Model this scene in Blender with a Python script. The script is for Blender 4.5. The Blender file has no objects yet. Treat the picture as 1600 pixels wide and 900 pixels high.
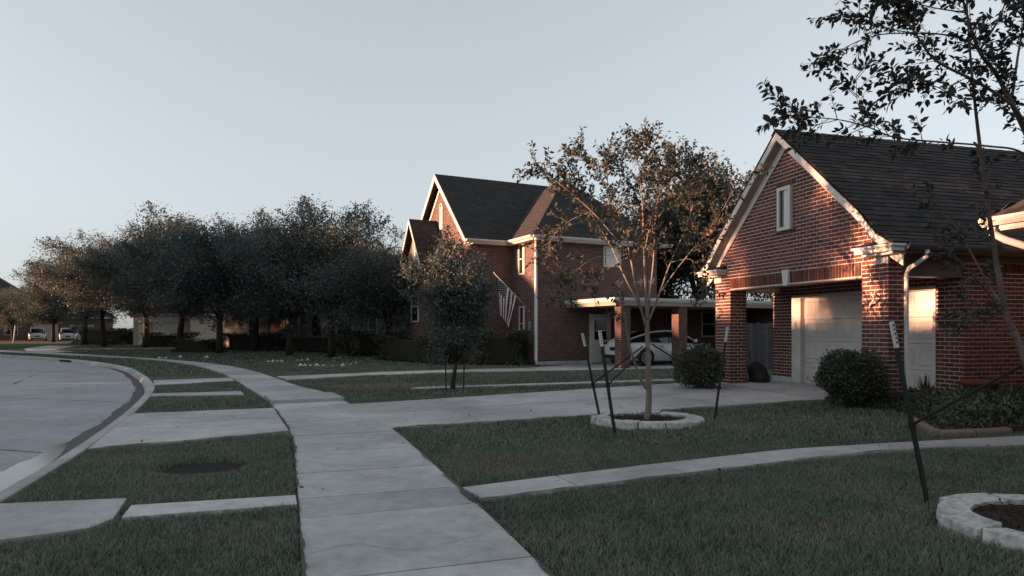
import bpy, bmesh, math, random, numpy as np
from mathutils import Vector, Matrix
from mathutils.geometry import delaunay_2d_cdt

# ------------------------------------------------------------------ camera, sky, sun, exposure
SC = bpy.context.scene
COL = SC.collection
EYE, FPX, YH = 1.6, 1050.0, 514.0
cam_d = bpy.data.cameras.new("camera"); CAM = bpy.data.objects.new("camera", cam_d); COL.objects.link(CAM)
CAM.location = (0, 0, EYE); CAM.rotation_euler = (math.radians(90), 0, 0)
cam_d.sensor_width = 36.0; cam_d.lens = 36.0*FPX/1600.0; cam_d.shift_y = (YH-450.0)/1600.0
cam_d.clip_start = 0.05; cam_d.clip_end = 6000
SC.camera = CAM

SUN_AZ, SUN_EL = -103.0, 5.6          # degrees: azimuth from +Y towards +X
W = bpy.data.worlds.new("World"); SC.world = W; W.use_nodes = True
nt = W.node_tree; nt.nodes.clear()
sky = nt.nodes.new('ShaderNodeTexSky'); sky.sky_type = 'NISHITA'; sky.sun_disc = False
sky.sun_elevation = math.radians(SUN_EL); sky.sun_rotation = math.radians(SUN_AZ)
sky.altitude = 0; sky.air_density = 1.0; sky.dust_density = 1.2; sky.ozone_density = 3.0
hs = nt.nodes.new('ShaderNodeHueSaturation'); hs.inputs['Saturation'].default_value = 0.27
tint = nt.nodes.new('ShaderNodeMix'); tint.data_type = 'RGBA'; tint.blend_type = 'MULTIPLY'
tint.inputs[0].default_value = 1.0; tint.inputs[7].default_value = (0.93, 0.975, 0.995, 1)
bg = nt.nodes.new('ShaderNodeBackground'); bg.inputs[1].default_value = 0.15
wo = nt.nodes.new('ShaderNodeOutputWorld')
gm = nt.nodes.new('ShaderNodeGamma'); gm.inputs[1].default_value = 0.56     # hazy evening sky: softer contrast all round
nt.links.new(sky.outputs[0], hs.inputs['Color']); nt.links.new(hs.outputs[0], gm.inputs[0]); nt.links.new(gm.outputs[0], tint.inputs[6])
nt.links.new(tint.outputs[2], bg.inputs[0]); nt.links.new(bg.outputs[0], wo.inputs[0])

sun_d = bpy.data.lights.new("sun", 'SUN'); SUN = bpy.data.objects.new("sun", sun_d); COL.objects.link(SUN)
sun_d.energy = 5.0; sun_d.angle = math.radians(0.6); sun_d.color = (1.0, 0.49, 0.275)
_a, _e = math.radians(SUN_AZ), math.radians(SUN_EL)
SUNV = Vector((math.sin(_a)*math.cos(_e), math.cos(_a)*math.cos(_e), math.sin(_e)))
SUN.rotation_euler = SUNV.to_track_quat('Z', 'Y').to_euler(); SUN.location = (-20, 0, 30)
vs = SC.view_settings
vs.view_transform = 'Standard'; vs.look = 'None'; vs.gamma = 1.0; vs.use_curve_mapping = False
vs.exposure = 1.79
SC.cycles.max_bounces = 6; SC.cycles.diffuse_bounces = 3; SC.cycles.glossy_bounces = 3
SC.cycles.transmission_bounces = 4; SC.cycles.transparent_max_bounces = 4

rng = np.random.default_rng(7); random.seed(7)

# ------------------------------------------------------------------ materials
def new_mat(name):
    m = bpy.data.materials.new(name); m.use_nodes = True
    t = m.node_tree; t.nodes.clear()
    o = t.nodes.new('ShaderNodeOutputMaterial'); p = t.nodes.new('ShaderNodeBsdfPrincipled')
    t.links.new(p.outputs[0], o.inputs[0]); return m, t, p
def N(t, ty, **kw):
    n = t.nodes.new(ty)
    for k, v in kw.items(): setattr(n, k, v)
    return n
def rgba(c): return (c[0], c[1], c[2], 1)
def ramp(t, fac, stops):
    r = N(t, 'ShaderNodeValToRGB'); e = r.color_ramp.elements
    while len(e) < len(stops): e.new(0.5)
    for i, (p, c) in enumerate(stops): e[i].position = p; e[i].color = rgba(c)
    t.links.new(fac, r.inputs[0]); return r.outputs[0]
def noise(t, scale, detail=4, co=None, rough=0.6):
    n = N(t, 'ShaderNodeTexNoise'); n.inputs['Scale'].default_value = scale
    n.inputs['Detail'].default_value = detail; n.inputs['Roughness'].default_value = rough
    if co is not None: t.links.new(co, n.inputs['Vector'])
    return n.outputs['Fac']
def mix(t, fac, a, b, mode='MIX'):
    m = N(t, 'ShaderNodeMix', data_type='RGBA', blend_type=mode)
    for s, v in ((0, fac), (6, a), (7, b)):
        if hasattr(v, 'is_linked') or hasattr(v, 'links'): t.links.new(v, m.inputs[s])
        elif s == 0: m.inputs[0].default_value = v
        else: m.inputs[s].default_value = rgba(v)
    return m.outputs[2]
def bump(t, p, h, strength=0.3, dist=0.01):
    b = N(t, 'ShaderNodeBump'); b.inputs['Strength'].default_value = strength; b.inputs['Distance'].default_value = dist
    t.links.new(h, b.inputs['Height']); t.links.new(b.outputs[0], p.inputs['Normal'])
def mat(name, c1, c2=None, scale=6, rough=0.8, bmp=0.0, bscale=60, metal=0.0, spec=0.3, coat=0.0):
    m, t, p = new_mat(name)
    g = N(t, 'ShaderNodeNewGeometry').outputs['Position']
    c2 = c2 or tuple(x*0.75 for x in c1)
    t.links.new(ramp(t, noise(t, scale, 5, g), [(0.3, c2), (0.7, c1)]), p.inputs['Base Color'])
    p.inputs['Roughness'].default_value = rough; p.inputs['Metallic'].default_value = metal
    p.inputs['Specular IOR Level'].default_value = spec; p.inputs['Coat Weight'].default_value = coat
    if bmp: bump(t, p, noise(t, bscale, 4, g), bmp, 0.006)
    return m
def piece_rand(t):
    """one random number for each piece: from the object for single pieces, from the mesh for joined ones"""
    oi = N(t, 'ShaderNodeObjectInfo').outputs['Random']
    at = N(t, 'ShaderNodeAttribute', attribute_name='rnd').outputs['Fac']
    a = N(t, 'ShaderNodeMath', operation='ADD'); t.links.new(oi, a.inputs[0]); t.links.new(at, a.inputs[1])
    f = N(t, 'ShaderNodeMath', operation='FRACT'); t.links.new(a.outputs[0], f.inputs[0]); return f.outputs[0]
def piece_mat(name, stops, rough=0.85, nscale=40, namt=0.35, spec=0.3, bmp=0.3):
    m, t, p = new_mat(name)
    g = N(t, 'ShaderNodeNewGeometry').outputs['Position']
    col = ramp(t, piece_rand(t), stops)
    dark = ramp(t, noise(t, nscale, 5, g), [(0.3, (1-namt,)*3), (0.7, (1, 1, 1))])
    t.links.new(mix(t, 1.0, col, dark, 'MULTIPLY'), p.inputs['Base Color'])
    p.inputs['Roughness'].default_value = rough; p.inputs['Specular IOR Level'].default_value = spec
    if bmp: bump(t, p, noise(t, nscale*3, 3, g), bmp, 0.004)
    return m
def leaf_mat(name, stops, rough=0.55, trans=0.25):
    m, t, p = new_mat(name)
    at = N(t, 'ShaderNodeAttribute', attribute_name='rnd').outputs['Fac']
    col = ramp(t, at, stops)
    t.links.new(col, p.inputs['Base Color']); p.inputs['Roughness'].default_value = rough
    p.inputs['Specular IOR Level'].default_value = 0.35
    tr = N(t, 'ShaderNodeBsdfTranslucent'); t.links.new(col, tr.inputs[0])
    mx = N(t, 'ShaderNodeMixShader'); mx.inputs[0].default_value = trans
    o = [n for n in t.nodes if n.type == 'OUTPUT_MATERIAL'][0]
    t.links.new(p.outputs[0], mx.inputs[1]); t.links.new(tr.outputs[0], mx.inputs[2]); t.links.new(mx.outputs[0], o.inputs[0])
    return m
def tex_brick(name, c1, c2, mortar, bw, rh, ms, rough=0.85, bmp=0.6, offset=0.5):
    """courses too small to pick apart: a brick pattern in metres on the uv map"""
    m, t, p = new_mat(name)
    uv = N(t, 'ShaderNodeUVMap').outputs[0]
    b = N(t, 'ShaderNodeTexBrick'); t.links.new(uv, b.inputs['Vector'])
    b.inputs['Scale'].default_value = 1; b.inputs['Brick Width'].default_value = bw; b.inputs['Row Height'].default_value = rh
    b.inputs['Mortar Size'].default_value = ms; b.inputs['Mortar Smooth'].default_value = 0.2; b.inputs['Bias'].default_value = -0.1
    b.offset = offset
    b.inputs['Color1'].default_value = rgba(c1); b.inputs['Color2'].default_value = rgba(c2); b.inputs['Mortar'].default_value = rgba(mortar)
    v = ramp(t, noise(t, 1.3, 5, uv), [(0.3, (0.72,)*3), (0.7, (1.1,)*3)])
    t.links.new(mix(t, 1.0, b.outputs[0], v, 'MULTIPLY'), p.inputs['Base Color'])
    inv = N(t, 'ShaderNodeMath', operation='SUBTRACT'); inv.inputs[0].default_value = 1; t.links.new(b.outputs['Fac'], inv.inputs[1])
    bump(t, p, inv.outputs[0], bmp, 0.008)
    p.inputs['Roughness'].default_value = rough; p.inputs['Specular IOR Level'].default_value = 0.25
    return m

def concrete(name, c1, c2, stain=0.55, joint=None):
    m, t, p = new_mat(name)
    g = N(t, 'ShaderNodeNewGeometry').outputs['Position']
    base = ramp(t, noise(t, 1.1, 6, g, 0.65), [(0.3, c2), (0.7, c1)])
    st = ramp(t, noise(t, 0.45, 5, g, 0.6), [(0.34, (stain,)*3), (0.62, (1.05,)*3)])
    s2 = ramp(t, noise(t, 5.5, 7, g, 0.75), [(0.30, (0.74, 0.745, 0.75)), (0.62, (1.06, 1.06, 1.06))]); st = mix(t, 1.0, st, s2, 'MULTIPLY')
    s3 = ramp(t, noise(t, 9.0, 3, g, 0.5), [(0.24, (0.5, 0.5, 0.51)), (0.29, (1, 1, 1))]); st = mix(t, 1.0, st, s3, 'MULTIPLY')
    gr = ramp(t, noise(t, 160, 3, g), [(0.3, (0.84,)*3), (0.7, (1.07,)*3)])
    c = mix(t, 1.0, mix(t, 1.0, base, st, 'MULTIPLY'), gr, 'MULTIPLY')
    rnd = ramp(t, piece_rand(t), [(0, (0.80, 0.805, 0.81)), (1, (1.08, 1.07, 1.06))])
    t.links.new(mix(t, 1.0, c, rnd, 'MULTIPLY'), p.inputs['Base Color'])
    p.inputs['Roughness'].default_value = 0.62; p.inputs['Specular IOR Level'].default_value = 0.5
    bump(t, p, noise(t, 220, 4, g), 0.25, 0.003)
    return m

M = {}
M['concrete'] = concrete('sidewalk_concrete', (0.52, 0.525, 0.53), (0.42, 0.425, 0.43), 0.66)
M['kerb'] = concrete('kerb_concrete', (0.52, 0.51, 0.49), (0.36, 0.355, 0.35), 0.75)
M['road'] = concrete('road_concrete', (0.42, 0.435, 0.45), (0.34, 0.355, 0.37), 0.78)
M['soil'] = mat('soil', (0.030, 0.026, 0.02), (0.016, 0.014, 0.011), 9, 0.95, 0.5, 30)
M['hollow'] = mat('hollow_soil', (0.010, 0.009, 0.008), (0.005, 0.005, 0.005), 12, 0.95, 0.6, 30)
M['grime'] = mat('edge_grime', (0.10, 0.095, 0.08), (0.04, 0.042, 0.034), 9, 0.9, 0.4, 60)
M['turf'] = mat('turf_thatch', (0.042, 0.050, 0.026), (0.022, 0.027, 0.016), 3, 0.95, 0.5, 60)
M['mulch'] = mat('mulch', (0.045, 0.028, 0.022), (0.018, 0.013, 0.012), 30, 0.95, 0.8, 50)
M['brick'] = piece_mat('red_brick', [(0, (0.085, 0.033, 0.030)), (0.4, (0.145, 0.046, 0.038)), (0.75, (0.195, 0.060, 0.045)), (0.9, (0.115, 0.048, 0.044)), (1, (0.062, 0.034, 0.034))])
M['mortar'] = mat('mortar', (0.58, 0.50, 0.46), (0.48, 0.42, 0.39), 20, 0.95, 0.4, 120)
M['shingle'] = piece_mat('asphalt_shingle', [(0, (0.026, 0.026, 0.029)), (0.4, (0.040, 0.039, 0.042)), (0.8, (0.060, 0.056, 0.057)), (1, (0.032, 0.032, 0.037))], 0.95, 60, 0.4, 0.15, 0.5)
M['white'] = mat('white_trim_paint', (0.62, 0.60, 0.57), (0.50, 0.48, 0.46), 4, 0.55, 0.05)
M['gutter'] = mat('white_gutter_metal', (0.60, 0.59, 0.58), (0.50, 0.49, 0.48), 5, 0.4)
M['door'] = mat('garage_door_paint', (0.58, 0.56, 0.55), (0.50, 0.485, 0.475), 3, 0.5)
M['brick2'] = tex_brick('neighbour_brick', (0.135, 0.066, 0.054), (0.066, 0.038, 0.035), (0.24, 0.21, 0.195), 0.205, 0.08, 0.007)
M['shingle2'] = tex_brick('far_shingle', (0.048, 0.046, 0.047), (0.030, 0.030, 0.031), (0.016, 0.016, 0.017), 0.32, 0.14, 0.012, 0.95, 0.8)
M['stone'] = tex_brick('limestone_blocks', (0.36, 0.34, 0.31), (0.25, 0.24, 0.22), (0.19, 0.18, 0.17), 0.55, 0.26, 0.02)
M['tan'] = mat('tan_siding', (0.42, 0.34, 0.27), (0.34, 0.28, 0.22), 3, 0.8)
M['darkbrick'] = tex_brick('far_brick', (0.12, 0.07, 0.055), (0.08, 0.048, 0.04), (0.2, 0.17, 0.155), 0.205, 0.08, 0.007)
M['glass'] = mat('window_glass', (0.02, 0.024, 0.028), None, 2, 0.06, spec=0.6)
M['blind'] = mat('window_blind', (0.62, 0.62, 0.62), (0.52, 0.52, 0.52), 2, 0.6)
M['bark'] = mat('oak_bark', (0.050, 0.040, 0.033), (0.024, 0.02, 0.017), 14, 0.95, 0.8, 30)
M['pale_bark'] = mat('myrtle_bark', (0.25, 0.215, 0.19), (0.14, 0.115, 0.098), 9, 0.8, 0.4, 30)
M['dark_bark'] = mat('myrtle_bark_dark', (0.13, 0.10, 0.085), (0.07, 0.055, 0.048), 9, 0.85, 0.4, 30)
M['oak'] = leaf_mat('oak_leaves', [(0, (0.052, 0.070, 0.066)), (0.5, (0.085, 0.112, 0.10)), (0.85, (0.10, 0.125, 0.108)), (1, (0.12, 0.14, 0.12))])
M['myrtle'] = leaf_mat('myrtle_leaves', [(0, (0.028, 0.040, 0.032)), (0.6, (0.048, 0.064, 0.048)), (0.9, (0.072, 0.085, 0.062)), (0.96, (0.15, 0.10, 0.065)), (1, (0.22, 0.10, 0.065))])
M['bush'] = leaf_mat('bush_leaves', [(0, (0.032, 0.044, 0.03)), (0.6, (0.06, 0.078, 0.048)), (1, (0.11, 0.13, 0.08))], 0.4, 0.15)
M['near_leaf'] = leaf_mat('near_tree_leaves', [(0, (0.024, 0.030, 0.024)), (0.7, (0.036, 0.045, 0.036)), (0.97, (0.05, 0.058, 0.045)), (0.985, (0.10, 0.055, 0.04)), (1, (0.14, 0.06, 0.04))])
M['dark_trim'] = mat('side_trim_dark', (0.11, 0.115, 0.12), None, 5, 0.5)  # darker tone for the near side's fascia, gutter, frieze, soffit and beam
M['lintel'] = mat('lintel_paint', (0.17, 0.13, 0.11), None, 6, 0.7)
M['spiky'] = leaf_mat('blade_plant_leaves', [(0, (0.03, 0.045, 0.022)), (0.6, (0.07, 0.09, 0.045)), (1, (0.17, 0.18, 0.11))], 0.5, 0.2)
M['grass'] = leaf_mat('grass_blades', [(0, (0.070, 0.100, 0.076)), (0.5, (0.140, 0.184, 0.130)), (0.74, (0.22, 0.26, 0.19)), (0.8, (0.16, 0.125, 0.10)), (0.93, (0.24, 0.19, 0.145)), (1, (0.44, 0.33, 0.22))], 0.6, 0.2)
M['blossom'] = leaf_mat('myrtle_blossom', [(0, (0.5, 0.42, 0.42)), (1, (0.68, 0.6, 0.58))], 0.7, 0.2)
M['litter'] = leaf_mat('dry_leaves', [(0, (0.05, 0.03, 0.02)), (0.6, (0.12, 0.07, 0.045)), (1, (0.24, 0.16, 0.10))], 0.8, 0.1)
M['stake'] = mat('stake_green_steel', (0.020, 0.023, 0.022), None, 10, 0.6)
M['strap'] = mat('black_strap', (0.014, 0.014, 0.015), None, 10, 0.8)
M['stone_block'] = piece_mat('cut_limestone', [(0, (0.54, 0.54, 0.53)), (1, (0.70, 0.69, 0.67))], 0.95, 16, 0.6, 0.2, 1.0)
M['edge_brick'] = piece_mat('pink_edging', [(0, (0.19, 0.14, 0.125)), (1, (0.25, 0.18, 0.16))], 0.9, 14, 0.3)
M['water'] = mat('standing_water', (0.015, 0.017, 0.018), None, 2, 0.10, spec=0.6)
M['sediment'] = mat('dried_sediment', (0.55, 0.56, 0.57), (0.30, 0.31, 0.32), 14, 0.6, 0.3, 40)
M['silt'] = mat('dark_gutter_fill', (0.028, 0.029, 0.028), (0.007, 0.008, 0.008), 5, 0.55, 0.7, 25, spec=0.35)
M['car_white'] = mat('white_car_paint', (0.62, 0.64, 0.67), (0.60, 0.62, 0.65), 2, 0.25, spec=0.5, coat=0.6)
M['car_glass'] = mat('car_glass', (0.012, 0.014, 0.017), None, 2, 0.05, spec=0.7)
M['tyre'] = mat('tyre_rubber', (0.014, 0.014, 0.015), None, 10, 0.85)
M['alloy'] = mat('alloy_rim', (0.45, 0.46, 0.48), None, 3, 0.35, metal=0.7)
M['black'] = mat('black_plastic', (0.012, 0.012, 0.013), None, 5, 0.6)
M['red_lens'] = mat('tail_lamp_red', (0.20, 0.012, 0.012), None, 5, 0.2)
M['fence'] = piece_mat('weathered_fence', [(0, (0.10, 0.10, 0.11)), (1, (0.16, 0.155, 0.16))], 0.9, 10, 0.4)
M['flag_red'] = mat('flag_red', (0.075, 0.014, 0.02), None, 4, 0.8)
M['flag_white'] = mat('flag_white', (0.62, 0.60, 0.60), None, 4, 0.8)
M['flag_blue'] = mat('flag_blue', (0.016, 0.02, 0.045), None, 4, 0.8)
M['terracotta'] = mat('terracotta', (0.20, 0.055, 0.035), None, 8, 0.8)
M['soffit'] = mat('soffit_paint', (0.36, 0.29, 0.24), (0.30, 0.24, 0.20), 4, 0.75)
M['tarp'] = mat('dark_cover', (0.022, 0.024, 0.026), (0.014, 0.015, 0.016), 6, 0.6)
M['grey'] = mat('grey_plastic', (0.22, 0.22, 0.23), None, 6, 0.5)

# ------------------------------------------------------------------ object helpers
def link(o, parent=None):
    COL.objects.link(o)
    if parent is not None: o.parent = parent
    return o
def tag(o, label, cat, group=None):
    o['label'] = label; o['category'] = cat
    if group: o['group'] = group
    return o
def thing(name, label, cat, loc=(0, 0, 0), rz=0.0, group=None):
    o = bpy.data.objects.new(name, None); link(o); o.location = loc; o.rotation_euler = (0, 0, rz)
    return tag(o, label, cat, group)
def struct(o): o['kind'] = 'structure'; return o
def copy_tree(o, parent=None):
    c = o.copy(); link(c); c.parent = parent
    for ch in list(o.children): copy_tree(ch, c)
    return c
class MB:
    """collects shapes and links them as one mesh object"""
    def __init__(s): s.v, s.f, s.r, s.mi = [], [], [], []
    def add(s, vs, fs, rnd=0.0, mi=0):
        o = len(s.v); s.v += [tuple(p) for p in vs]
        for q in fs: s.f.append(tuple(i+o for i in q)); s.r.append(rnd); s.mi.append(mi)
    def box(s, lo, hi, m=None, rnd=0.0, mi=0):
        x0, y0, z0 = lo; x1, y1, z1 = hi
        vs = [Vector(p) for p in ((x0,y0,z0),(x1,y0,z0),(x1,y1,z0),(x0,y1,z0),(x0,y0,z1),(x1,y0,z1),(x1,y1,z1),(x0,y1,z1))]
        if m is not None: vs = [m @ p for p in vs]
        s.add(vs, [(0,3,2,1),(4,5,6,7),(0,1,5,4),(1,2,6,5),(2,3,7,6),(3,0,4,7)], rnd, mi); return s
    def prism(s, poly, z0, z1, m=None, rnd=0.0):
        n = len(poly); vs = [Vector((p[0], p[1], z0)) for p in poly]+[Vector((p[0], p[1], z1)) for p in poly]
        if m is not None: vs = [m @ p for p in vs]
        s.add(vs, [tuple(range(n-1, -1, -1)), tuple(range(n, 2*n))]+[(i, (i+1) % n, n+(i+1) % n, n+i) for i in range(n)], rnd); return s
    def tube(s, pts, rad, n=6, cap=True, rnd=0.0):
        pts = [Vector(p) for p in pts]; rad = rad if hasattr(rad, '__len__') else [rad]*len(pts)
        up = Vector((0.31, 0.17, 0.93)); vs = []
        for i, p in enumerate(pts):
            d = (pts[min(i+1, len(pts)-1)]-pts[max(i-1, 0)]).normalized()
            a = d.cross(up)
            if a.length < 1e-3: a = d.cross(Vector((1, 0, 0)))
            a.normalize(); b = d.cross(a)
            for k in range(n):
                w = 2*math.pi*k/n; vs.append(p+(a*math.cos(w)+b*math.sin(w))*rad[i])
        fs = [(i*n+k, i*n+(k+1) % n, (i+1)*n+(k+1) % n, (i+1)*n+k) for i in range(len(pts)-1) for k in range(n)]
        if cap: fs += [tuple(range(n-1, -1, -1)), tuple(range((len(pts)-1)*n, len(pts)*n))]
        s.add(vs, fs, rnd); return s
    def lathe(s, prof, n=16, m=None, rnd=0.0):
        vs = []
        for r, z in prof:
            for k in range(n):
                w = 2*math.pi*k/n; p = Vector((r*math.cos(w), r*math.sin(w), z)); vs.append(m @ p if m is not None else p)
        fs = [(i*n+k, i*n+(k+1) % n, (i+1)*n+(k+1) % n, (i+1)*n+k) for i in range(len(prof)-1) for k in range(n)]
        s.add(vs, fs, rnd); return s
    def build(s, name, m, parent=None, smooth=False, uv=False, bevel=0):
        me = bpy.data.meshes.new(name); me.from_pydata(s.v, [], s.f); me.update()
        for q in (m if isinstance(m, (list, tuple)) else [m]): me.materials.append(q)
        if any(s.r):
            at = me.attributes.new('rnd', 'FLOAT', 'FACE'); at.data.foreach_set('value', s.r)
        if any(s.mi): me.polygons.foreach_set('material_index', s.mi)
        if smooth: me.polygons.foreach_set('use_smooth', [True]*len(me.polygons))
        if uv: metre_uv(me)
        o = bpy.data.objects.new(name, me); link(o, parent)
        if bevel:
            b = o.modifiers.new('bevel', 'BEVEL'); b.width = bevel; b.segments = 2; b.limit_method = 'ANGLE'
        return o
def metre_uv(me):
    uv = me.uv_layers.new(name='UVMap')
    for p in me.polygons:
        n = p.normal
        if abs(n.z) > 0.95: a, b = Vector((1, 0, 0)), Vector((0, 1, 0))
        else:
            a = Vector((-n.y, n.x, 0)).normalized(); b = n.cross(a)
        for li in p.loop_indices:
            c = me.vertices[me.loops[li].vertex_index].co; uv.data[li].uv = (c.dot(a), c.dot(b))
def np_mesh(name, V, Fq, m, parent=None, rnd=None, smooth=False, k=4):
    """many faces of k corners from arrays"""
    me = bpy.data.meshes.new(name); n = len(Fq)
    me.vertices.add(len(V)); me.vertices.foreach_set('co', np.asarray(V, dtype=np.float32).ravel())
    me.loops.add(n*k); me.loops.foreach_set('vertex_index', np.asarray(Fq, dtype=np.int32).ravel())
    me.polygons.add(n); me.polygons.foreach_set('loop_start', np.arange(0, n*k, k, dtype=np.int32))
    me.polygons.foreach_set('loop_total', np.full(n, k, dtype=np.int32))
    if smooth: me.polygons.foreach_set('use_smooth', np.ones(n, dtype=bool))
    if rnd is not None:
        at = me.attributes.new('rnd', 'FLOAT', 'FACE'); at.data.foreach_set('value', np.asarray(rnd, dtype=np.float32))
    me.update(calc_edges=True); me.validate(); me.materials.append(m)
    o = bpy.data.objects.new(name, me); link(o, parent); return o

# ------------------------------------------------------------------ the lie of the land (metres; camera over the origin)
def smooth_line(P, step=0.5):
    P = [np.array(p, float) for p in P]; P = [2*P[0]-P[1]]+P+[2*P[-1]-P[-2]]; out = []
    for i in range(1, len(P)-2):
        n = max(2, int(np.linalg.norm(P[i+1]-P[i])/step))
        for k in range(n):
            t = k/n; a, b, c, d = P[i-1:i+3]
            out.append(0.5*((2*b)+(c-a)*t+(2*a-5*b+4*c-d)*t*t+(3*b-a-3*c+d)*t**3))
    out.append(P[-2]); return np.array(out)
def offset(L, d):
    t = np.gradient(L, axis=0); t /= np.linalg.norm(t, axis=1)[:, None]
    return L+np.stack([t[:, 1], -t[:, 0]], 1)*d       # d > 0: to the right of travel
# right and left edge of the sidewalk, outer (lawn) edge of the kerb
WALK_R = smooth_line([(5.5, -12), (3.58, -6), (1.65, 0), (0.27, 4.35), (-0.516, 6.77), (-1.84, 10.6), (-3.25, 13.9), (-4.42, 16.4), (-6.05, 18.9), (-8.0, 22.4), (-10.2, 26.1), (-12.7, 29.6), (-16.2, 33.4), (-20.2, 37.0), (-27, 42.3), (-36, 48.5), (-60, 63)])
WALK_L = smooth_line([(3.98, -12), (2.04, -6), (0.08, 0), (-1.36, 4.35), (-2.17, 6.77), (-3.46, 10.47), (-4.84, 13.66), (-5.42, 14.93), (-6.8, 17.5), (-9.2, 22), (-11.4, 25.7), (-13.8, 29.2), (-16.9, 33.0), (-20.6, 36.4), (-27.6, 41.2), (-36.6, 47.3), (-60.6, 61.8)])
KERB = smooth_line([(1.3, -12), (-0.7, -6), (-2.7, 0), (-4.12, 4.35), (-5.0, 7.0), (-5.7, 9.0), (-7.17, 12.7), (-8.85, 16.5), (-10.4, 19.5), (-13.2, 24), (-16.8, 29), (-22.7, 35), (-32, 42), (-45, 49.5), (-70, 62)])
_S0, _S1 = WALK_R[:-1], WALK_R[1:]
def seg_dist(P, A, B):
    """signed distance of points to a polyline, positive to its right"""
    P = np.atleast_2d(P); best = np.full(len(P), 1e9); sg = np.zeros(len(P))
    for a, b in zip(A, B):
        d = b-a; t = np.clip(((P-a) @ d)/(d @ d), 0, 1); q = P-(a+t[:, None]*d); r = np.hypot(q[:, 0], q[:, 1])
        s = d[1]*q[:, 0]-d[0]*q[:, 1]; k = r < best; best[k] = r[k]; sg[k] = np.sign(s[k])
    return best*sg
def hz_np(P):
    P = np.atleast_2d(P); d = seg_dist(P, _S0[::2], np.vstack([_S1[1::2], _S1[-1:]])[:len(_S0[::2])])
    cap = np.interp(P[:, 1], [0, 18, 24], [0.24, 0.24, 0.09])
    return np.minimum(np.maximum(d, 0)*0.026, cap)
def hz(x, y): return float(hz_np([(x, y)])[0])
def px(x, y, z): return Vector(((x-800)/FPX*z, z, EYE+(YH-y)/FPX*z))      # a point at depth z
def gp(x, y):
    z = 0.0
    for _ in range(7):
        d = (EYE-z)*FPX/(y-YH); p = ((x-800)/FPX*d, d); z = hz(*p)
    return p
def in_poly(P, poly):
    P = np.atleast_2d(P); x, y = P[:, 0], P[:, 1]; c = np.zeros(len(P), bool); n = len(poly)
    for i in range(n):
        x0, y0 = poly[i]; x1, y1 = poly[(i+1) % n]
        if y0 == y1: continue
        k = ((y0 > y) != (y1 > y)) & (x < (x1-x0)*(y-y0)/(y1-y0)+x0); c ^= k
    return c

PAVED = []          # ground polygons where no grass grows
def sheet(name, poly, zoff, m, parent=None, grid=0.0, skirt=0.0, hf=hz_np, extra=()):
    """a polygon laid on the land, optionally with a downward rim"""
    poly = [tuple(p) for p in poly]; pts = list(poly); n = len(poly)
    if grid:
        a = np.array(poly); xs = np.arange(a[:, 0].min(), a[:, 0].max(), grid); ys = np.arange(a[:, 1].min(), a[:, 1].max(), grid)
        g = np.array([(x+0.013, y+0.017) for x in xs for y in ys])
        if len(g): pts += [tuple(p) for p in g[in_poly(g, poly)]]
    pts += list(extra)
    r = delaunay_2d_cdt([Vector(p) for p in pts], [(i, (i+1) % n) for i in range(n)], [], 1, 1e-5)
    V = np.array([tuple(p) for p in r[0]]); Z = hf(V)+zoff
    b = MB(); b.add([(p[0], p[1], z) for p, z in zip(V, Z)], [tuple(f) for f in r[2]])
    if skirt:
        P = np.array(poly); z = hf(P)+zoff; area = sum(P[i][0]*P[(i+1) % n][1]-P[(i+1) % n][0]*P[i][1] for i in range(n))
        for i in range(n):
            j = (i+1) % n; q = [(*P[i], z[i]), (*P[j], z[j]), (*P[j], z[j]-skirt), (*P[i], z[i]-skirt)]
            b.add(q, [(3, 2, 1, 0) if area > 0 else (0, 1, 2, 3)])
    return b.build(name, m, parent)
def shrink(poly, d):
    """inset of a polygon by d, edge by edge"""
    P = np.array(poly, float); n = len(P); ar = sum(P[i][0]*P[(i+1) % n][1]-P[(i+1) % n][0]*P[i][1] for i in range(n)); sg = 1 if ar > 0 else -1; out = []
    for i in range(n):
        a, p, c = P[i-1], P[i], P[(i+1) % n]; u = (p-a)/np.linalg.norm(p-a); v = (c-p)/np.linalg.norm(c-p)
        n1, n2 = sg*np.array([-u[1], u[0]]), sg*np.array([-v[1], v[0]]); k = (n1+n2); out.append(tuple(p+k*d/max(1+n1 @ n2, .35)))
    return out
def slab(poly, parent, zoff=0.0, m=None, gap=0.009, name='slab', paved=True):
    if paved: PAVED.append([tuple(p) for p in poly])
    o = sheet(name, shrink(poly, gap), zoff, m or M['concrete'], parent, 0.7, 0.09)
    return o

# far ground to the horizon, and the lots
b = MB(); R = 3000
b.add([(-R, -R, -0.30), (R, -R, -0.30), (R, R, -0.30), (-R, R, -0.30)], [(0, 1, 2, 3)])
struct(b.build('ground', M['turf']))
edge_lot = [tuple(p) for p in KERB[::2]]
lot = edge_lot+[(-70, 140), (70, 140), (70, -12)]
def lot_h(V):
    V = np.atleast_2d(V); h = hz_np(V)-0.035
    dip = ((V[:, 0]+3.62)/0.5)**2+((V[:, 1]-7.86)/0.46)**2
    return h-0.07*np.clip(1.3-dip, 0, 1)
lawn_bed = struct(sheet('lawn_terrain', lot, 0.0, M['turf'], None, 1.3, 0.3, lot_h, [(-3.62+.5*k*math.cos(a)*1.2, 7.86+.36*k*math.sin(a)*1.2) for k in (.3, .6, .75, .9, 1.0, 1.15) for a in np.linspace(0, 6.28, 20)[:-1]]))

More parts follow.
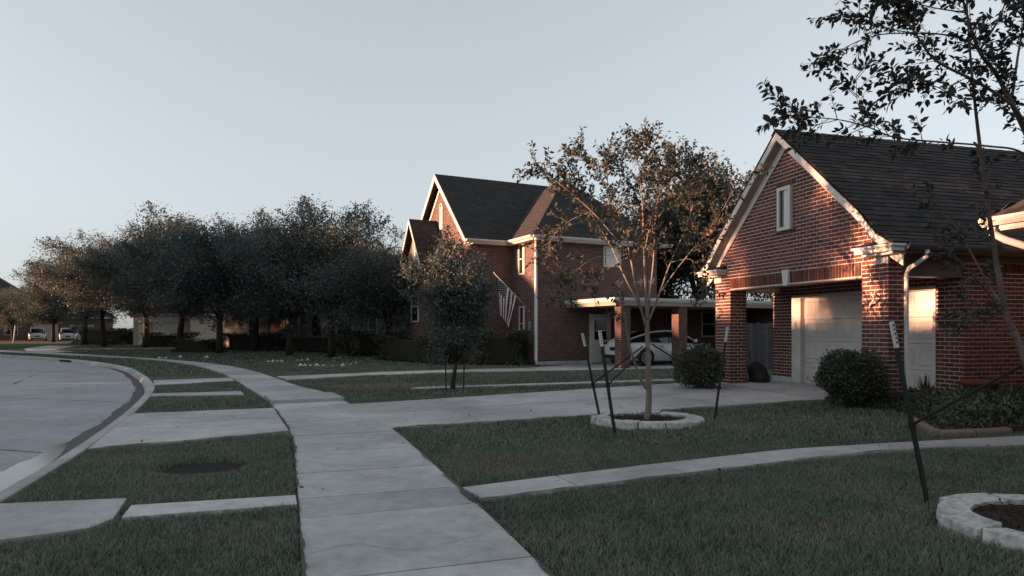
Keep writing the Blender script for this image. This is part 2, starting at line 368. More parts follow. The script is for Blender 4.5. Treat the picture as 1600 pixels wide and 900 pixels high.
# road, with a joint across it and the far side of the street
ROAD_Z = -0.135
road_edge = offset(KERB, -0.24)
far_edge = offset(KERB, -9.3)
b = MB(); n = len(KERB)
b.add([(*p, ROAD_Z) for p in road_edge]+[(*p, ROAD_Z-0.02) for p in far_edge], [(i, i+1, n+i+1, n+i) for i in range(n-1)])
for f in range(len(b.f)): b.f[f] = b.f[f][::-1]
road = struct(b.build('road', M['road']))
jb = MB()
for k, (x0, y0, x1, y1) in enumerate([(-8.4, 15.6, -17.5, 18.6), (-5.9, 9.2, -13.4, 11.6), (-13.6, 24.2, -21, 29), (-5.6, 9.4, -20, 19.5)]):
    if k == 3: continue
    d = Vector((x1-x0, y1-y0, 0)).normalized(); a = Vector((-d.y, d.x, 0))*0.012
    p0, p1 = Vector((x0, y0, ROAD_Z+0.004)), Vector((x1, y1, ROAD_Z+0.004))
    jb.add([p0-a, p1-a, p1+a, p0+a], [(0, 1, 2, 3)])
mid = offset(KERB, -4.6)
jb.add([(*p, ROAD_Z+0.004) for p in offset(mid, 0.01)]+[(*p, ROAD_Z+0.004) for p in offset(mid, -0.01)], [(i, n+i, n+i+1, i+1) for i in range(n-1)])
jb.build('road_joint', M['silt'], road)
# tar-filled cracks
b = MB()
for (x0, y0, x1, y1) in [(20, 600, 36, 593), (44, 589, 52, 586)]:
    d0, d1 = 1680*1.08/(y0-YH), 1680*1.08/(y1-YH); p0 = Vector(((x0-800)/FPX*d0, d0, ROAD_Z+0.006)); p1 = Vector(((x1-800)/FPX*d1, d1, ROAD_Z+0.006))
    a = (p1-p0).cross(Vector((0, 0, 1))).normalized()*0.03; b.add([p0-a, p1-a*0.3, p1+a*0.3, p0+a], [(0, 1, 2, 3)])
b.build('tar_patch', M['silt'], road)

# kerb in cast lengths: rolled section, each length a piece
kerb = bpy.data.objects.new('kerb', None); link(kerb); struct(kerb)
arc = np.r_[0, np.cumsum(np.linalg.norm(np.diff(KERB, axis=0), axis=1))]
def at_arc(L, s): return np.array([np.interp(s, arc, L[:, 0]), np.interp(s, arc, L[:, 1])])
prof = [(0.0, -0.25), (0.0, 0.0), (0.03, 0.012), (0.15, 0.004), (0.19, -0.03), (0.24, -0.125), (0.26, -0.30)]
s = 0.0
while s < arc[-1]-3:
    e = s+3.05; ks = np.linspace(s+0.006, e-0.006, 6); vs = []
    for k in ks:
        for o, z in prof: vs.append((*at_arc(offset(KERB, -o), k), z))
    m_ = len(prof); b = MB()
    b.add(vs, [(i*m_+j, i*m_+j+1, (i+1)*m_+j+1, (i+1)*m_+j) for i in range(5) for j in range(m_-1)]+[tuple(range(m_)), tuple(range(6*m_-1, 5*m_-1, -1))])
    b.build('kerb_length', M['kerb'], kerb); s = e
drain_at = at_arc(KERB, np.interp(35.6, KERB[:, 1], arc))
# kerb inlet
d0 = np.interp(35.0, KERB[:, 1], arc); a0, a1 = at_arc(offset(KERB, -0.262), d0), at_arc(offset(KERB, -0.262), d0+1.6)
b = MB(); b.add([(*a0, -0.12), (*a1, -0.12), (*a1, -0.02), (*a0, -0.02), (a0[0]-.03, a0[1]-.03, -0.12), (a1[0]-.03, a1[1]-.03, -0.12), (a1[0]-.03, a1[1]-.03, -0.02), (a0[0]-.03, a0[1]-.03, -0.02)], [(4, 5, 6, 7), (0, 4, 7, 3), (5, 1, 2, 6), (7, 6, 2, 3)])
tag(b.build('storm_drain', M['black']), 'dark storm drain inlet in the far kerb of the bend', 'drain')

# standing water and a dark band along the gutter
def gutter_patch(name, y0, y1, w0, m, z, seed, lab, cat=None, inner=0.245, amp=0.5, fr=1.0):
    r = np.random.default_rng(seed); s0, s1 = np.interp([y0, y1], KERB[:, 1], arc); S = np.linspace(s0, s1, 260); vs = []
    ph = r.uniform(0, 6, 4)
    for i, q in enumerate(S):
        t = i/259; w = (w0[0]*(1-t)+w0[1]*t)*(1+amp*(0.5*math.sin(q*1.6*fr+ph[0])+0.22*math.sin(q*4.3*fr+ph[1])+0.10*math.sin(q*9*fr+ph[2])+0.06*math.sin(q*19*fr+ph[3])+0.05*math.sin(q*37*fr+ph[0])))
        w *= min(1, t*9+.05, (1-t)*7+.05)
        vs += [(*at_arc(offset(KERB, -inner), q), z), (*at_arc(offset(KERB, -inner-max(w, 0.01)), q), z)]
    b = MB(); b.add(vs, [(2*i, 2*i+2, 2*i+3, 2*i+1) for i in range(259)]); o = b.build(name, m)
    if cat: tag(o, lab, cat)
    return o
gutter_patch('puddle', 1.0, 11.5, (1.0, 0.34), M['water'], ROAD_Z+0.008, 3, 'shallow rainwater puddle lying in the gutter along the kerb', 'puddle', amp=0.22)
o = gutter_patch('gutter_band', 7.9, 31.0, (0.30, 0.14), M['silt'], ROAD_Z+0.013, 3, '', amp=0.24, fr=1.0); o['kind'] = 'stuff'  # dark strip of varying width and tone laid along the kerb
tag(o, 'dark wet silt and leaf litter settled along the gutter', 'silt')

# sidewalk slabs
walk = bpy.data.objects.new('sidewalk', None); link(walk); struct(walk)
arcR = np.r_[0, np.cumsum(np.linalg.norm(np.diff(WALK_R, axis=0), axis=1))]
def onR(s): return np.array([np.interp(s, arcR, WALK_R[:, 0]), np.interp(s, arcR, WALK_R[:, 1])])
def onL(p):   # nearest point of the left edge
    k = np.argmin(((WALK_L-p)**2).sum(1)); a, b_ = WALK_L[max(k-1, 0)], WALK_L[min(k+1, len(WALK_L)-1)]; d = b_-a
    t = np.clip(((p-a) @ d)/(d @ d), 0, 1); return a+t*d
def yR(y): return float(np.interp(1680/(y-YH), WALK_R[:, 1], arcR))
cuts = [yR(870)-1.6*k for k in range(8, 0, -1)]+[yR(v) for v in (870, 786.6, 760, 726, 696.7, 673, 652, 626)]
while cuts[-1] < arcR[-1]-4: cuts.append(cuts[-1]+1.45)
PAVED.append([tuple(p) for p in WALK_R]+[tuple(p) for p in WALK_L[::-1]])
for i in range(len(cuts)-1):
    a, c = onR(cuts[i]), onR(cuts[i+1]); m_ = onR((cuts[i]+cuts[i+1])/2)
    lift = 0.0 if i < 15 else (0.07 if i == 15 else 0.015)
    lift += rng.uniform(-0.004, 0.006)
    slab([a, m_, c, onL(c), onL(m_), onL(a)], walk, lift, gap=0.011, name='paving_slab', paved=False)

# driveways and paths: each a structure whose cast panels are pieces
def paving(name, polys, zoff=0.006, px_=True, m=None):
    e = bpy.data.objects.new(name, None); link(e); struct(e)
    for q in polys: slab([gp(*p) for p in q] if px_ else q, e, zoff+rng.uniform(-0.002, 0.003), m)
    return e
def quad_grid(A, B, C, D, nu, nv):
    """panels of the quad A-B (near) D-C (far)"""
    A, B, C, D = map(np.array, (A, B, C, D)); f = lambda u, v: tuple((A*(1-u)+B*u)*(1-v)+(D*(1-u)+C*u)*v)
    return [[f(i/nu, j/nv), f((i+1)/nu, j/nv), f((i+1)/nu, (j+1)/nv), f(i/nu, (j+1)/nv)] for i in range(nu) for j in range(nv)]
H1 = (6.72, 12.0, 0.24); R1 = math.atan2(.2656, .964)
def h1(x, y): return (H1[0]+x*math.cos(R1)-y*math.sin(R1), H1[1]+x*math.sin(R1)+y*math.cos(R1))
paving('driveway', quad_grid(gp(612, 669), h1(-0.35, 1.30), h1(-0.35, 5.75), gp(513, 633.5), 4, 2), px_=False)
paving('driveway_apron', quad_grid(gp(136, 702), gp(453, 674.5), gp(428, 637.5), gp(208, 646), 1, 2), px_=False)
paving('garage_floor', [[h1(-0.33, 1.31), h1(0.02, 0.61), h1(0.42, 0.2), h1(1.9, 0.2), h1(1.9, 5.53), h1(-0.33, 5.53)]], 0.016, False)
paving('front_walk', [[(755, 781), (905, 761), (868, 744), (720, 762.5)], [(905, 761), (1072, 740), (1025, 725), (868, 744)], [(1072, 740), (1285, 714), (1232, 701.5), (1025, 725)],
                      [(1285, 714), (1460, 700.5), (1425, 690), (1232, 701.5)], [(1460, 700.5), (1640, 695), (1600, 681), (1425, 690)], [(1640, 695), (1900, 683), (1850, 668), (1600, 681)]])
paving('verge_walk', [[(204, 790), (188, 810), (466, 789), (463, 774)], [(200, 778.5), (0, 787), (-60, 792), (-80, 860), (0, 845), (140, 826), (178, 811)]])
paving('neighbour_verge_walk', [[(236, 615), (377, 611.5), (382, 617), (233, 619.5)]])
paving('neighbour_apron', [[(239, 594.5), (361, 590.3), (367, 595), (240, 602)]])
paving('neighbour_driveway', [[(433, 588.2), (560, 583), (575, 586.5), (448, 594)], [(560, 583), (690, 578.2), (705, 582.4), (575, 586.5)], [(690, 578.2), (830, 574.5), (850, 579.3), (705, 582.4)],
                              [(830, 574.5), (930, 566.5), (975, 577.3), (850, 579.3)], [(930, 566.5), (1120, 561), (1180, 573), (975, 577.3)]])
paving('neighbour_walk', [[(640, 608), (648, 605.3), (840, 599), (838, 601.6)], [(838, 601.6), (840, 599), (1052, 592), (1056, 594.8)]])
far_walk = paving('far_driveway', [[(118, 549), (60, 552), (40, 549.5), (85, 547)], [(90, 546.5), (45, 549), (36, 545), (75, 540), (120, 541)]])

# hairline cracks in the paving
def crack(par, pts, w, seed):
    r = np.random.default_rng(seed); P = smooth_line([gp(*p) for p in pts], .12); P = P+r.normal(0, .016, P.shape); t = np.gradient(P, axis=0); t /= np.linalg.norm(t, axis=1)[:, None]; nn = np.stack([-t[:, 1], t[:, 0]], 1); ww = w*r.uniform(.3, 1.0, len(P))[:, None]
    z = hz_np(P)+.013; n = len(P); b = MB(); b.add([(*p, q) for p, q in zip(P-nn*ww, z)]+[(*p, q) for p, q in zip(P+nn*ww, z)], [(i, i+1, n+i+1, n+i) for i in range(n-1)]); b.build('crack', M['silt'], par)
for k, L in enumerate([[(480, 868), (560, 852), (640, 861), (760, 838)], [(520, 742), (600, 748), (665, 738)], [(700, 815), (742, 822), (790, 830)]]): crack(walk, L, .0026, k)
for k, L in enumerate([[(660, 660), (760, 646), (850, 652)], [(900, 640), (960, 622), (1040, 628)], [(1060, 612), (1120, 618), (1190, 610)]]): crack(bpy.data.objects['driveway'], L, .004, 10+k)
for k, L in enumerate([[(250, 672), (320, 664), (400, 668)], [(290, 655), (330, 651)]]): crack(bpy.data.objects['driveway_apron'], L, .006, 20+k)

# dirt washed onto the paving along the lawn edges
def grime(par, L, side, wmax, seed, y0=2.0, y1=26.0):
    r = np.random.default_rng(seed); P = smooth_line([tuple(p) for p in L], .09); P = P[(P[:, 1] > y0) & (P[:, 1] < y1)]; n = len(P); s = np.r_[0, np.cumsum(np.linalg.norm(np.diff(P, axis=0), axis=1))]; ph = r.uniform(0, 6, 4)
    w = .62*wmax*np.clip(.35+.4*np.sin(s*1.9+ph[0])*np.sin(s*.7+ph[1])+.25*np.sin(s*6.1+ph[2])+r.normal(0, .16, n), .03, 1.3); Q = P+(offset(P, side)-P)*w[:, None]; z = hz_np(P)+.0135; b = MB()
    b.add([(*p, q) for p, q in zip(P, z)]+[(*p, q) for p, q in zip(Q, z)], [(i, i+1, n+i+1, n+i) if side < 0 else (i, n+i, n+i+1, i+1) for i in range(n-1)]); o = b.build('edge_dirt', M['grime'], par)
grime(walk, WALK_L[::3], 1, .07, 1, 2, 13.4); grime(walk, WALK_R[::3], -1, .08, 2, 2, 10.5)
_d = bpy.data.objects['driveway']; grime(_d, [gp(612, 669), h1(-.35, 1.30)], -1, .09, 3); grime(_d, [gp(513, 633.5), h1(-.35, 5.75)], 1, .10, 4)
_f = bpy.data.objects['front_walk']; grime(_f, [gp(*p) for p in ((755, 781), (905, 761), (1072, 740), (1285, 714), (1460, 700.5), (1640, 695))], -1, .05, 5); grime(_f, [gp(*p) for p in ((720, 762.5), (868, 744), (1025, 725), (1232, 701.5), (1425, 690), (1600, 681))], 1, .06, 6)
_a = bpy.data.objects['driveway_apron']; grime(_a, [gp(136, 702), gp(453, 674.5)], -1, .09, 7); grime(_a, [gp(208, 646), gp(428, 637.5)], 1, .10, 8)

# bare hollow in the verge lawn
HOLLOW = ((-3.62, 7.86), (0.47, 0.42))
b = MB(); b.add([(HOLLOW[0][0]+HOLLOW[1][0]*1.05*math.cos(a), HOLLOW[0][1]+HOLLOW[1][1]*1.05*math.sin(a), -0.05) for a in np.linspace(0, 2*math.pi, 20, endpoint=False)], [tuple(range(20))])
tag(b.build('bare_hollow', M['hollow']), 'dark bare hollow sunk in the verge lawn beside the sidewalk', 'hollow')

# beds without grass: tree rings, planting bed, building footprints
def ell(c, rx, ry, n=24): return [(c[0]+rx*math.cos(a), c[1]+ry*math.sin(a)) for a in np.linspace(0, 2*math.pi, n, endpoint=False)]
RING = (gp(1011, 657), 0.92, 0.84); RING2 = (gp(1659, 821), 0.86, 0.80)
PAVED += [ell(RING[0], RING[1], RING[2]), ell(RING2[0], RING2[1], RING2[2]), ell(HOLLOW[0], *HOLLOW[1])]
BED = [gp(1283, 626), gp(1330, 637), gp(1400, 641), gp(1432, 652), gp(1432, 664), gp(1460, 682), gp(1574, 677), gp(1700, 672), h1(1.2, -3.3), h1(5, -3.2), h1(5, 0.2), h1(0.3, 0.2), h1(-0.02, 0.62), h1(-0.33, 1.28)]
PAVED += [BED, [h1(-0.2, -0.05), h1(11, -0.05), h1(11, 5.9), h1(-0.2, 5.9)]]
H2 = (1.01, 28.0, 0.08); R2 = math.radians(26.6)
def h2(x, y): return (H2[0]+x*math.cos(R2)-y*math.sin(R2), H2[1]+x*math.sin(R2)+y*math.cos(R2))
PAVED += [[h2(-2, 2.2), h2(14, 2.2), h2(14, 12), h2(-2, 12)], [h2(0, 0), h2(14, 0), h2(14, 3), h2(0, 3)], [h2(1.2, -3.7), h2(13, -3.7), h2(13, 0), h2(1.2, 0)]]

# ------------------------------------------------------------------ grass blades
def grass(name, label, y0, y1, dens, hgt, wid, test, seed):
    r = np.random.default_rng(seed); P = []
    x_hi = 0.80*y1+2.5
    n = int(2*x_hi*(y1-y0)*dens); Q = np.stack([r.uniform(-x_hi, x_hi, n), r.uniform(y0, y1, n)], 1)
    Q = Q[np.abs(Q[:, 0]) < 0.80*Q[:, 1]+2.0]
    k = np.interp(Q[:, 1], KERB[:, 1], KERB[:, 0])+0.03; Q = Q[Q[:, 0] > k]
    Q = Q[test(Q)]
    jit = lambda q: q+0.028*np.stack([np.sin(q[:, 1]*7.3+q[:, 0]*2)+.8*np.sin(q[:, 1]*19+1)+.6*np.sin(q[:, 1]*43), np.sin(q[:, 0]*6.7+q[:, 1])+.8*np.sin(q[:, 0]*17+2)+.6*np.sin(q[:, 0]*41)], 1)
    for poly in PAVED:
        a = np.array(poly); lo, hi = a.min(0)-.1, a.max(0)+.1
        c = (Q[:, 0] > lo[0]) & (Q[:, 0] < hi[0]) & (Q[:, 1] > lo[1]) & (Q[:, 1] < hi[1])
        if c.any():
            idx = np.where(c)[0]; ins = in_poly(jit(Q[idx]), poly); keep = np.ones(len(Q), bool); keep[idx[ins]] = False; Q = Q[keep]
    n = len(Q); z = lot_h(Q)
    # clumped height and colour
    def fbm(p, s, sd):
        q = p*s; return (np.sin(q[:, 0]*1.7+sd)+np.sin(q[:, 1]*2.3+1.3*sd)+np.sin((q[:, 0]+q[:, 1])*1.1+2.1*sd)+np.sin((q[:, 0]-1.7*q[:, 1])*0.9+.7*sd))/4
    clump = fbm(Q, 5.5, 1)*0.5+fbm(Q, 17, 4)*0.5; patch = fbm(Q, 1.0, 2)*0.6+fbm(Q, 2.7, 5)*0.5
    H = hgt*(1-0.35*np.clip(fbm(Q, 1.9, 8)-.2, 0, 1))*(0.66+0.42*r.random(n)+0.26*clump); a = r.uniform(0, 2*math.pi, n); lean = r.uniform(0.3, 1.25, n)
    w = wid*r.uniform(0.7, 1.3, n); dx, dy = np.cos(a), np.sin(a); b_ = a+r.uniform(0.9, 2.2, n); lx, ly = np.cos(b_)*lean*H, np.sin(b_)*lean*H
    base = np.stack([Q[:, 0], Q[:, 1], z-0.005], 1); side = np.stack([dx*w, dy*w, np.zeros(n)], 1)
    midp = base+np.stack([lx*0.35, ly*0.35, H*0.62], 1); tip = base+np.stack([lx, ly, H], 1)
    V = np.concatenate([base-side, base+side, midp+side*0.75, midp-side*0.75, tip], 0); i = np.arange(n)
    F3 = np.concatenate([np.stack([i, i+n, i+2*n], 1), np.stack([i, i+2*n, i+3*n], 1), np.stack([i+3*n, i+2*n, i+4*n], 1)], 0)
    col = np.clip(0.40+0.26*patch+0.22*clump+r.normal(0, 0.17, n), 0, 0.74); dry = r.random(n) < 0.09+0.55*np.clip(patch-0.12, 0, 1)+0.45*np.clip(fbm(Q, 1.9, 8)-.2, 0, 1); col[dry] = r.uniform(0.78, 0.97, dry.sum())
    straw = in_poly(Q, STRAW) & (r.random(n) < 0.85); col[straw] = r.uniform(0.86, 1.0, straw.sum())
    o = np_mesh(name, V, F3, M['grass'], None, np.concatenate([col, col, col]), k=3); o['kind'] = 'stuff'
    return tag(o, label, 'grass')
STRAW = [gp(492, 604.5), gp(560, 600), (gp(640, 599)), gp(790, 599), gp(780, 603), gp(655, 604.5), gp(560, 607)]
left_of_walk = lambda Q: seg_dist(Q, WALK_L[:-1:3], np.vstack([WALK_L[3::3], WALK_L[-1:]])[:len(WALK_L[:-1:3])]) < 0.0
right_of_walk = lambda Q: ~left_of_walk(Q)
grass('verge_grass', 'short green grass on the near verge between kerb and sidewalk', 3.0, 10.2, 5200, 0.062, 0.0031, left_of_walk, 1)
grass('lawn_grass', 'green lawn on both sides of the narrow front walk', 3.0, 9.0, 5200, 0.062, 0.0031, right_of_walk, 2)
grass('driveway_lawn_grass', 'green lawn between driveway and front walk around the stone tree ring', 9.0, 15.5, 1700, 0.066, 0.006, right_of_walk, 3)
grass('far_verge_grass', 'green verge strips beyond the driveway apron', 10.2, 24, 900, 0.072, 0.006, left_of_walk, 4)
grass('neighbour_lawn_grass', 'lawn strips in front of the two storey brick house', 15.5, 30, 520, 0.075, 0.008, right_of_walk, 5)
grass('distant_grass', 'distant lawns under the row of dark oaks', 24, 62, 70, 0.09, 0.022, lambda Q: (Q[:, 1] > 30) | left_of_walk(Q), 6)

# ------------------------------------------------------------------ house building helpers (local axes: x into the lot, y along the street, z up)
UNIT = {}
def unit_mesh(key, m, vs, fs):
    if key not in UNIT:
        me = bpy.data.meshes.new(key); me.from_pydata(vs, [], fs); me.update(); me.materials.append(m); UNIT[key] = me
    return UNIT[key]
BOXV = [(-.5,-.5,0),(.5,-.5,0),(.5,.5,0),(-.5,.5,0),(-.47,-.44,1),(.47,-.44,1),(.47,.44,1),(-.47,.44,1)]   # chamfered brick, outer face at z = 1
BOXF = [(4,5,6,7),(0,1,5,4),(1,2,6,5),(2,3,7,6),(3,0,4,7)]
SHV = [(-.5,-.5,1.0),(.5,-.5,1.0),(.5,.5,.25),(-.5,.5,.25),(-.5,-.5,0),(.5,-.5,0),(.5,.5,0),(-.5,.5,0)]     # wedge, butt end at -y
SHF = [(0,1,2,3),(4,5,1,0),(5,6,2,1),(7,4,0,3)]
class Pieces:
    """many alike pieces on one thing: the 300 that show largest become objects, the rest one joined part"""
    def __init__(s, name, rest, key, m, V, Fc): s.name, s.rest, s.key, s.m, s.V, s.F, s.L = name, rest, key, m, V, Fc, []
    def put(s, o, u, v, n, w, h, d, part): s.L.append((Matrix(((u.x*w, v.x*h, n.x*d, o.x), (u.y*w, v.y*h, n.y*d, o.y), (u.z*w, v.z*h, n.z*d, o.z), (0, 0, 0, 1))), part, w*h))
    def finish(s, root, keep=300):
        mw = Matrix.Translation(root.location) @ Matrix.Rotation(root.rotation_euler.z, 4, 'Z'); sc = []
        for i, (m, part, ar) in enumerate(s.L):
            g = mw @ m; p = g.translation; n = Vector((g[0][2], g[1][2], g[2][2])).normalized(); v = Vector((0, 0, EYE))-p
            x, y = 800+FPX*p.x/max(p.y, .1), YH-FPX*(p.z-EYE)/max(p.y, .1)
            vis = 1.0 if -10 < x < 1610 and -10 < y < 910 else 0.0
            sc.append((ar*max(n.dot(v.normalized()), 0)/v.length**2*vis, i))
        sc.sort(reverse=True); me = unit_mesh(s.key, s.m, s.V, s.F); own = [i for a, i in sc[:keep] if a > 0]; os_ = set(own)
        for i in own:
            m, part, _ = s.L[i]; o = bpy.data.objects.new(s.name, me); link(o, part); o.matrix_local = m
        b = MB()
        for i, (m, part, _) in enumerate(s.L):
            if i not in os_: b.add([m @ Vector(p) for p in s.V], s.F, 0.001+random.random()*0.998)
        if b.v: o = b.build(s.rest, s.m, root); o['kind'] = 'stuff'
def courses(P, part, o, u, n, U0, U1, Z0, Z1, test=None, ch=0.08, bl=0.205, d=0.011, j=0.016, shift=0.0, ends=True):
    """running bond on a vertical plane through o, along u, facing n"""
    o, u, n = Vector(o), Vector(u), Vector(n); up = Vector((0, 0, 1)); k = 0; z = Z0
    while z+ch <= Z1+1e-4:
        x = U0-(bl/2 if (k % 2) else 0)+shift; cut = [U0]
        while x < U1:
            if x-U0 > 0.055 and U1-x > 0.055: cut.append(x)
            x += bl
        cut.append(U1)
        for a, c in zip(cut[:-1], cut[1:]):
            if test is None or test((a+c)/2, z+ch/2):
                e = d*.9+j/2 if ends else 0; a2, c2 = a+j/2-(e if a == U0 else 0), c-j/2+(e if c == U1 else 0)
                P.put(o+u*((a2+c2)/2)+up*(z+ch/2)+n*0.0005, u, up, n, c2-a2, ch-j, d*random.uniform(0.8, 1.2), part)
        z += ch; k += 1
def soldiers(P, part, o, u, n, U0, U1, Z0, Z1, bl=0.085, d=0.013, j=0.018):
    o, u, n = Vector(o), Vector(u), Vector(n); up = Vector((0, 0, 1)); k = max(1, round((U1-U0)/bl)); w = (U1-U0)/k
    for i in range(k): P.put(o+u*(U0+w*(i+.5))+up*((Z0+Z1)/2)+n*0.0005, u, up, n, w-j, Z1-Z0-j, d*random.uniform(0.8, 1.2), part)
def shingles(P, part, o, u, v, U0, U1, V0, V1, test=None, ex=0.145, tw=0.31):
    """courses up a slope: u along the eave, v up the slope"""
    o, u, v = Vector(o), Vector(u).normalized(), Vector(v).normalized(); n = u.cross(v); y, k = V0, 0
    while y < V1:
        x = U0-tw*((0.5*(k % 2))+random.uniform(0, .12))
        while x < U1:
            w = tw*random.choice((0.75, 1, 1, 1.25)); a, c = max(x, U0), min(x+w, U1)
            if c-a > 0.03 and (test is None or test((a+c)/2, y+ex/2)):
                P.put(o+u*((a+c)/2)+v*(y+ex*.5)+n*0.002, u, v, n, c-a-0.006, ex*1.04, random.uniform(0.013, 0.021), part)
            x += w
        y += ex; k += 1
def hip(L0, L1, W0, W1, ez, slope, over=0.4):
    """hip roof over a rectangle: verts and faces (upper skin), rectangle in x L0..L1, y W0..W1"""
    a0, a1, b0, b1 = L0-over, L1+over, W0-over, W1+over; k = min(a1-a0, b1-b0)/2; h = ez+k*slope
    if a1-a0 >= b1-b0: r0, r1 = (a0+k, (b0+b1)/2, h), (a1-k, (b0+b1)/2, h); v = [(a0,b0,ez),(a1,b0,ez),(a1,b1,ez),(a0,b1,ez),r0,r1]; f = [(0,1,5,4),(1,2,5),(2,3,4,5),(3,0,4)]
    else: r0, r1 = ((a0+a1)/2, b0+k, h), ((a0+a1)/2, b1-k, h); v = [(a0,b0,ez),(a1,b0,ez),(a1,b1,ez),(a0,b1,ez),r0,r1]; f = [(0,1,4),(1,2,5,4),(2,3,5),(3,0,4,5)]
    return v, f+[(0,3,2,1)]
def window(parent, o, u, n, w, h, arch=False, blind=0.0, mull=True, fr=0.06, frame=None, depth=0.05):
    """framed window centred at o on a wall facing n: frame > pane, blind, glazing bar"""
    o, u, n = Vector(o), Vector(u), Vector(n); up = Vector((0, 0, 1)); mt = Matrix((( u.x, up.x, n.x, o.x), (u.y, up.y, n.y, o.y), (u.z, up.z, n.z, o.z), (0, 0, 0, 1)))
    def outline(hw, hh):
        if not arch: return [(-hw, -hh), (hw, -hh), (hw, hh), (-hw, hh)]
        return [(-hw, -hh), (hw, -hh)]+[(hw*math.cos(a), hh-hw+hw*math.sin(a)) for a in np.linspace(0, math.pi, 9)]
    A, B = outline(w/2, h/2), outline(w/2-fr, h/2-fr); k = len(A)
    b = MB(); V = [mt @ Vector((p[0], p[1], z)) for L, z in ((A, -0.02), (A, depth), (B, depth), (B, 0.0)) for p in L]
    b.add(V, [(r*k+i, r*k+(i+1) % k, (r+1)*k+(i+1) % k, (r+1)*k+i) for r in range(3) for i in range(k)])
    f = b.build('window', frame or M['white'], parent)
    b = MB(); b.add([mt @ Vector((p[0], p[1], 0.008)) for p in B], [tuple(range(k))]); b.build('pane', M['glass'], f)
    if blind:
        b = MB(); y1 = h/2-fr; y0 = -h/2+fr; bw = w/2-fr
        x0 = bw-2*bw*blind
        b.box((x0, y0, 0.012), (bw, y1 if not arch else y1-bw*.6, 0.02), mt); b.build('blind', M['blind'], f)
    if mull:
        b = MB(); b.box((-w/2+fr, -0.02, 0.010), (w/2-fr, 0.02, 0.035), mt); b.build('glazing_bar', frame or M['white'], f)
    return f
def pipe(parent, pts, r=0.045, name='downspout', m=None, n=8): return MB().tube(pts, r, n).build(name, m or M['gutter'], parent, True)
def gutter(parent, p0, p1, out, name='gutter', s=0.11, m=None):
    """box gutter with a moulded front, along p0-p1"""
    p0, p1, out = Vector(p0), Vector(p1), Vector(out); up = Vector((0, 0, 1)); pr = [(0, 0), (0.06, 0), (0.10, 0.045), (0.12, 0.08), (0.12, 0.11), (0.10, 0.11), (0.095, 0.09), (0, 0.09)]
    b = MB(); k = len(pr); b.add([p+out*a*s/.11+up*c*s/.11 for p in (p0, p1) for a, c in pr], [(i, (i+1) % k, k+(i+1) % k, k+i) for i in range(k)]+[tuple(range(k-1, -1, -1)), tuple(range(k, 2*k))])
    return b.build(name, m or M['gutter'], parent)

# ------------------------------------------------------------------ the brick garage house
HA = thing('garage_house', 'red brick house with gabled double garage and dark shingle roof beside the driveway', 'house', H1, R1)
LW, XG = 5.53, 1.73                 # gable width, set-back of the garage front
RIDGE, EAVE, OV, FO = 5.67, 2.86, 0.35, 0.26
SL = (RIDGE-EAVE)/(LW/2+OV)
def roof_z(y):                      # top of the roof over the width, with a small kick at the eaves
    d = LW/2+OV-abs(y-LW/2); z = EAVE+d*SL
    return z-0.10*max(0, 1-abs(d-0.38)/0.38) if d < 0.76 else z
HDR, SOLD = 2.315, 2.62
BR = Pieces('brick', 'brick_field', 'brick', M['brick'], BOXV, BOXF)
SHG = Pieces('shingle', 'shingle_field', 'shingle', M['shingle'], SHV, SHF)
# gable wall: a slab with a pentagon face over the opening
gw = MB(); zr = lambda y: roof_z(y)-0.10
ys = [0, LW*.25, LW/2, LW*.75, LW]
front = [(0.0, HDR), (LW, HDR)]+[(y, zr(y)) for y in reversed(ys)]
k = len(front)
gw.add([(0.0, p[0], p[1]) for p in front]+[(0.30, p[0], p[1]) for p in front], [tuple(range(k-1, -1, -1)), tuple(range(k, 2*k))]+[(i, (i+1) % k, k+(i+1) % k, k+i) for i in range(k)])
gable = gw.build('gable_wall', M['mortar'], HA)
WY, WZ, WW, WH = LW/2, 3.985, 0.44, 0.95
def g_test(u, z):
    if z > zr(u)-0.13: return False
    if abs(u-WY) < WW/2+0.02 and abs(z-WZ) < WH/2+0.02: return False
    if abs(u-WY) < WW/2+0.12 and (WZ+WH/2-0.02 < z < WZ+WH/2+0.19 or WZ-WH/2-0.11 < z < WZ-WH/2+0.02): return False
    return True
nx = (-1, 0, 0); uy = (0, 1, 0)
ra = lambda u, z: z < zr(u)-0.13
rows = [(0, 10, 0.0), (10, 11, WW/2+.11), (11, 23, WW/2), (23, 25, WW/2+.11), (25, 37, 0.0)]
for k0, k1, gap in rows:
    for a, c in ([(0, LW)] if not gap else [(0, WY-gap), (WY+gap, LW)]):
        courses(BR, gable, (0, 0, 0), uy, nx, a, c, SOLD+k0*.08, SOLD+k1*.08, ra, ends=not gap, shift=-0.03-(.1025 if k0 % 2 else 0) if a == 0 else -0.03)
soldiers(BR, gable, (0, 0, 0), uy, nx, 0.62, LW/2-0.12, HDR+0.03, SOLD)
soldiers(BR, gable, (0, 0, 0), uy, nx, LW/2+0.12, LW-0.64, HDR+0.03, SOLD)
courses(BR, gable, (0, 0, 0), uy, nx, 0, 0.60, HDR, SOLD, ch=(SOLD-HDR)/4); courses(BR, gable, (0, 0, 0), uy, nx, LW-0.62, LW, HDR, SOLD, ch=(SOLD-HDR)/4)
courses(BR, gable, (0, 0, 0), (1, 0, 0), (0, -1, 0), 0, 0.30, HDR, SOLD, ch=(SOLD-HDR)/4)
soldiers(BR, gable, (0, 0, 0), uy, nx, WY-WW/2-0.11, WY+WW/2+0.11, WZ+WH/2, WZ+WH/2+0.16)
soldiers(BR, gable, (0, 0, 0), uy, nx, WY-WW/2-0.11, WY+WW/2+0.11, WZ-WH/2-0.09, WZ-WH/2, d=0.03)
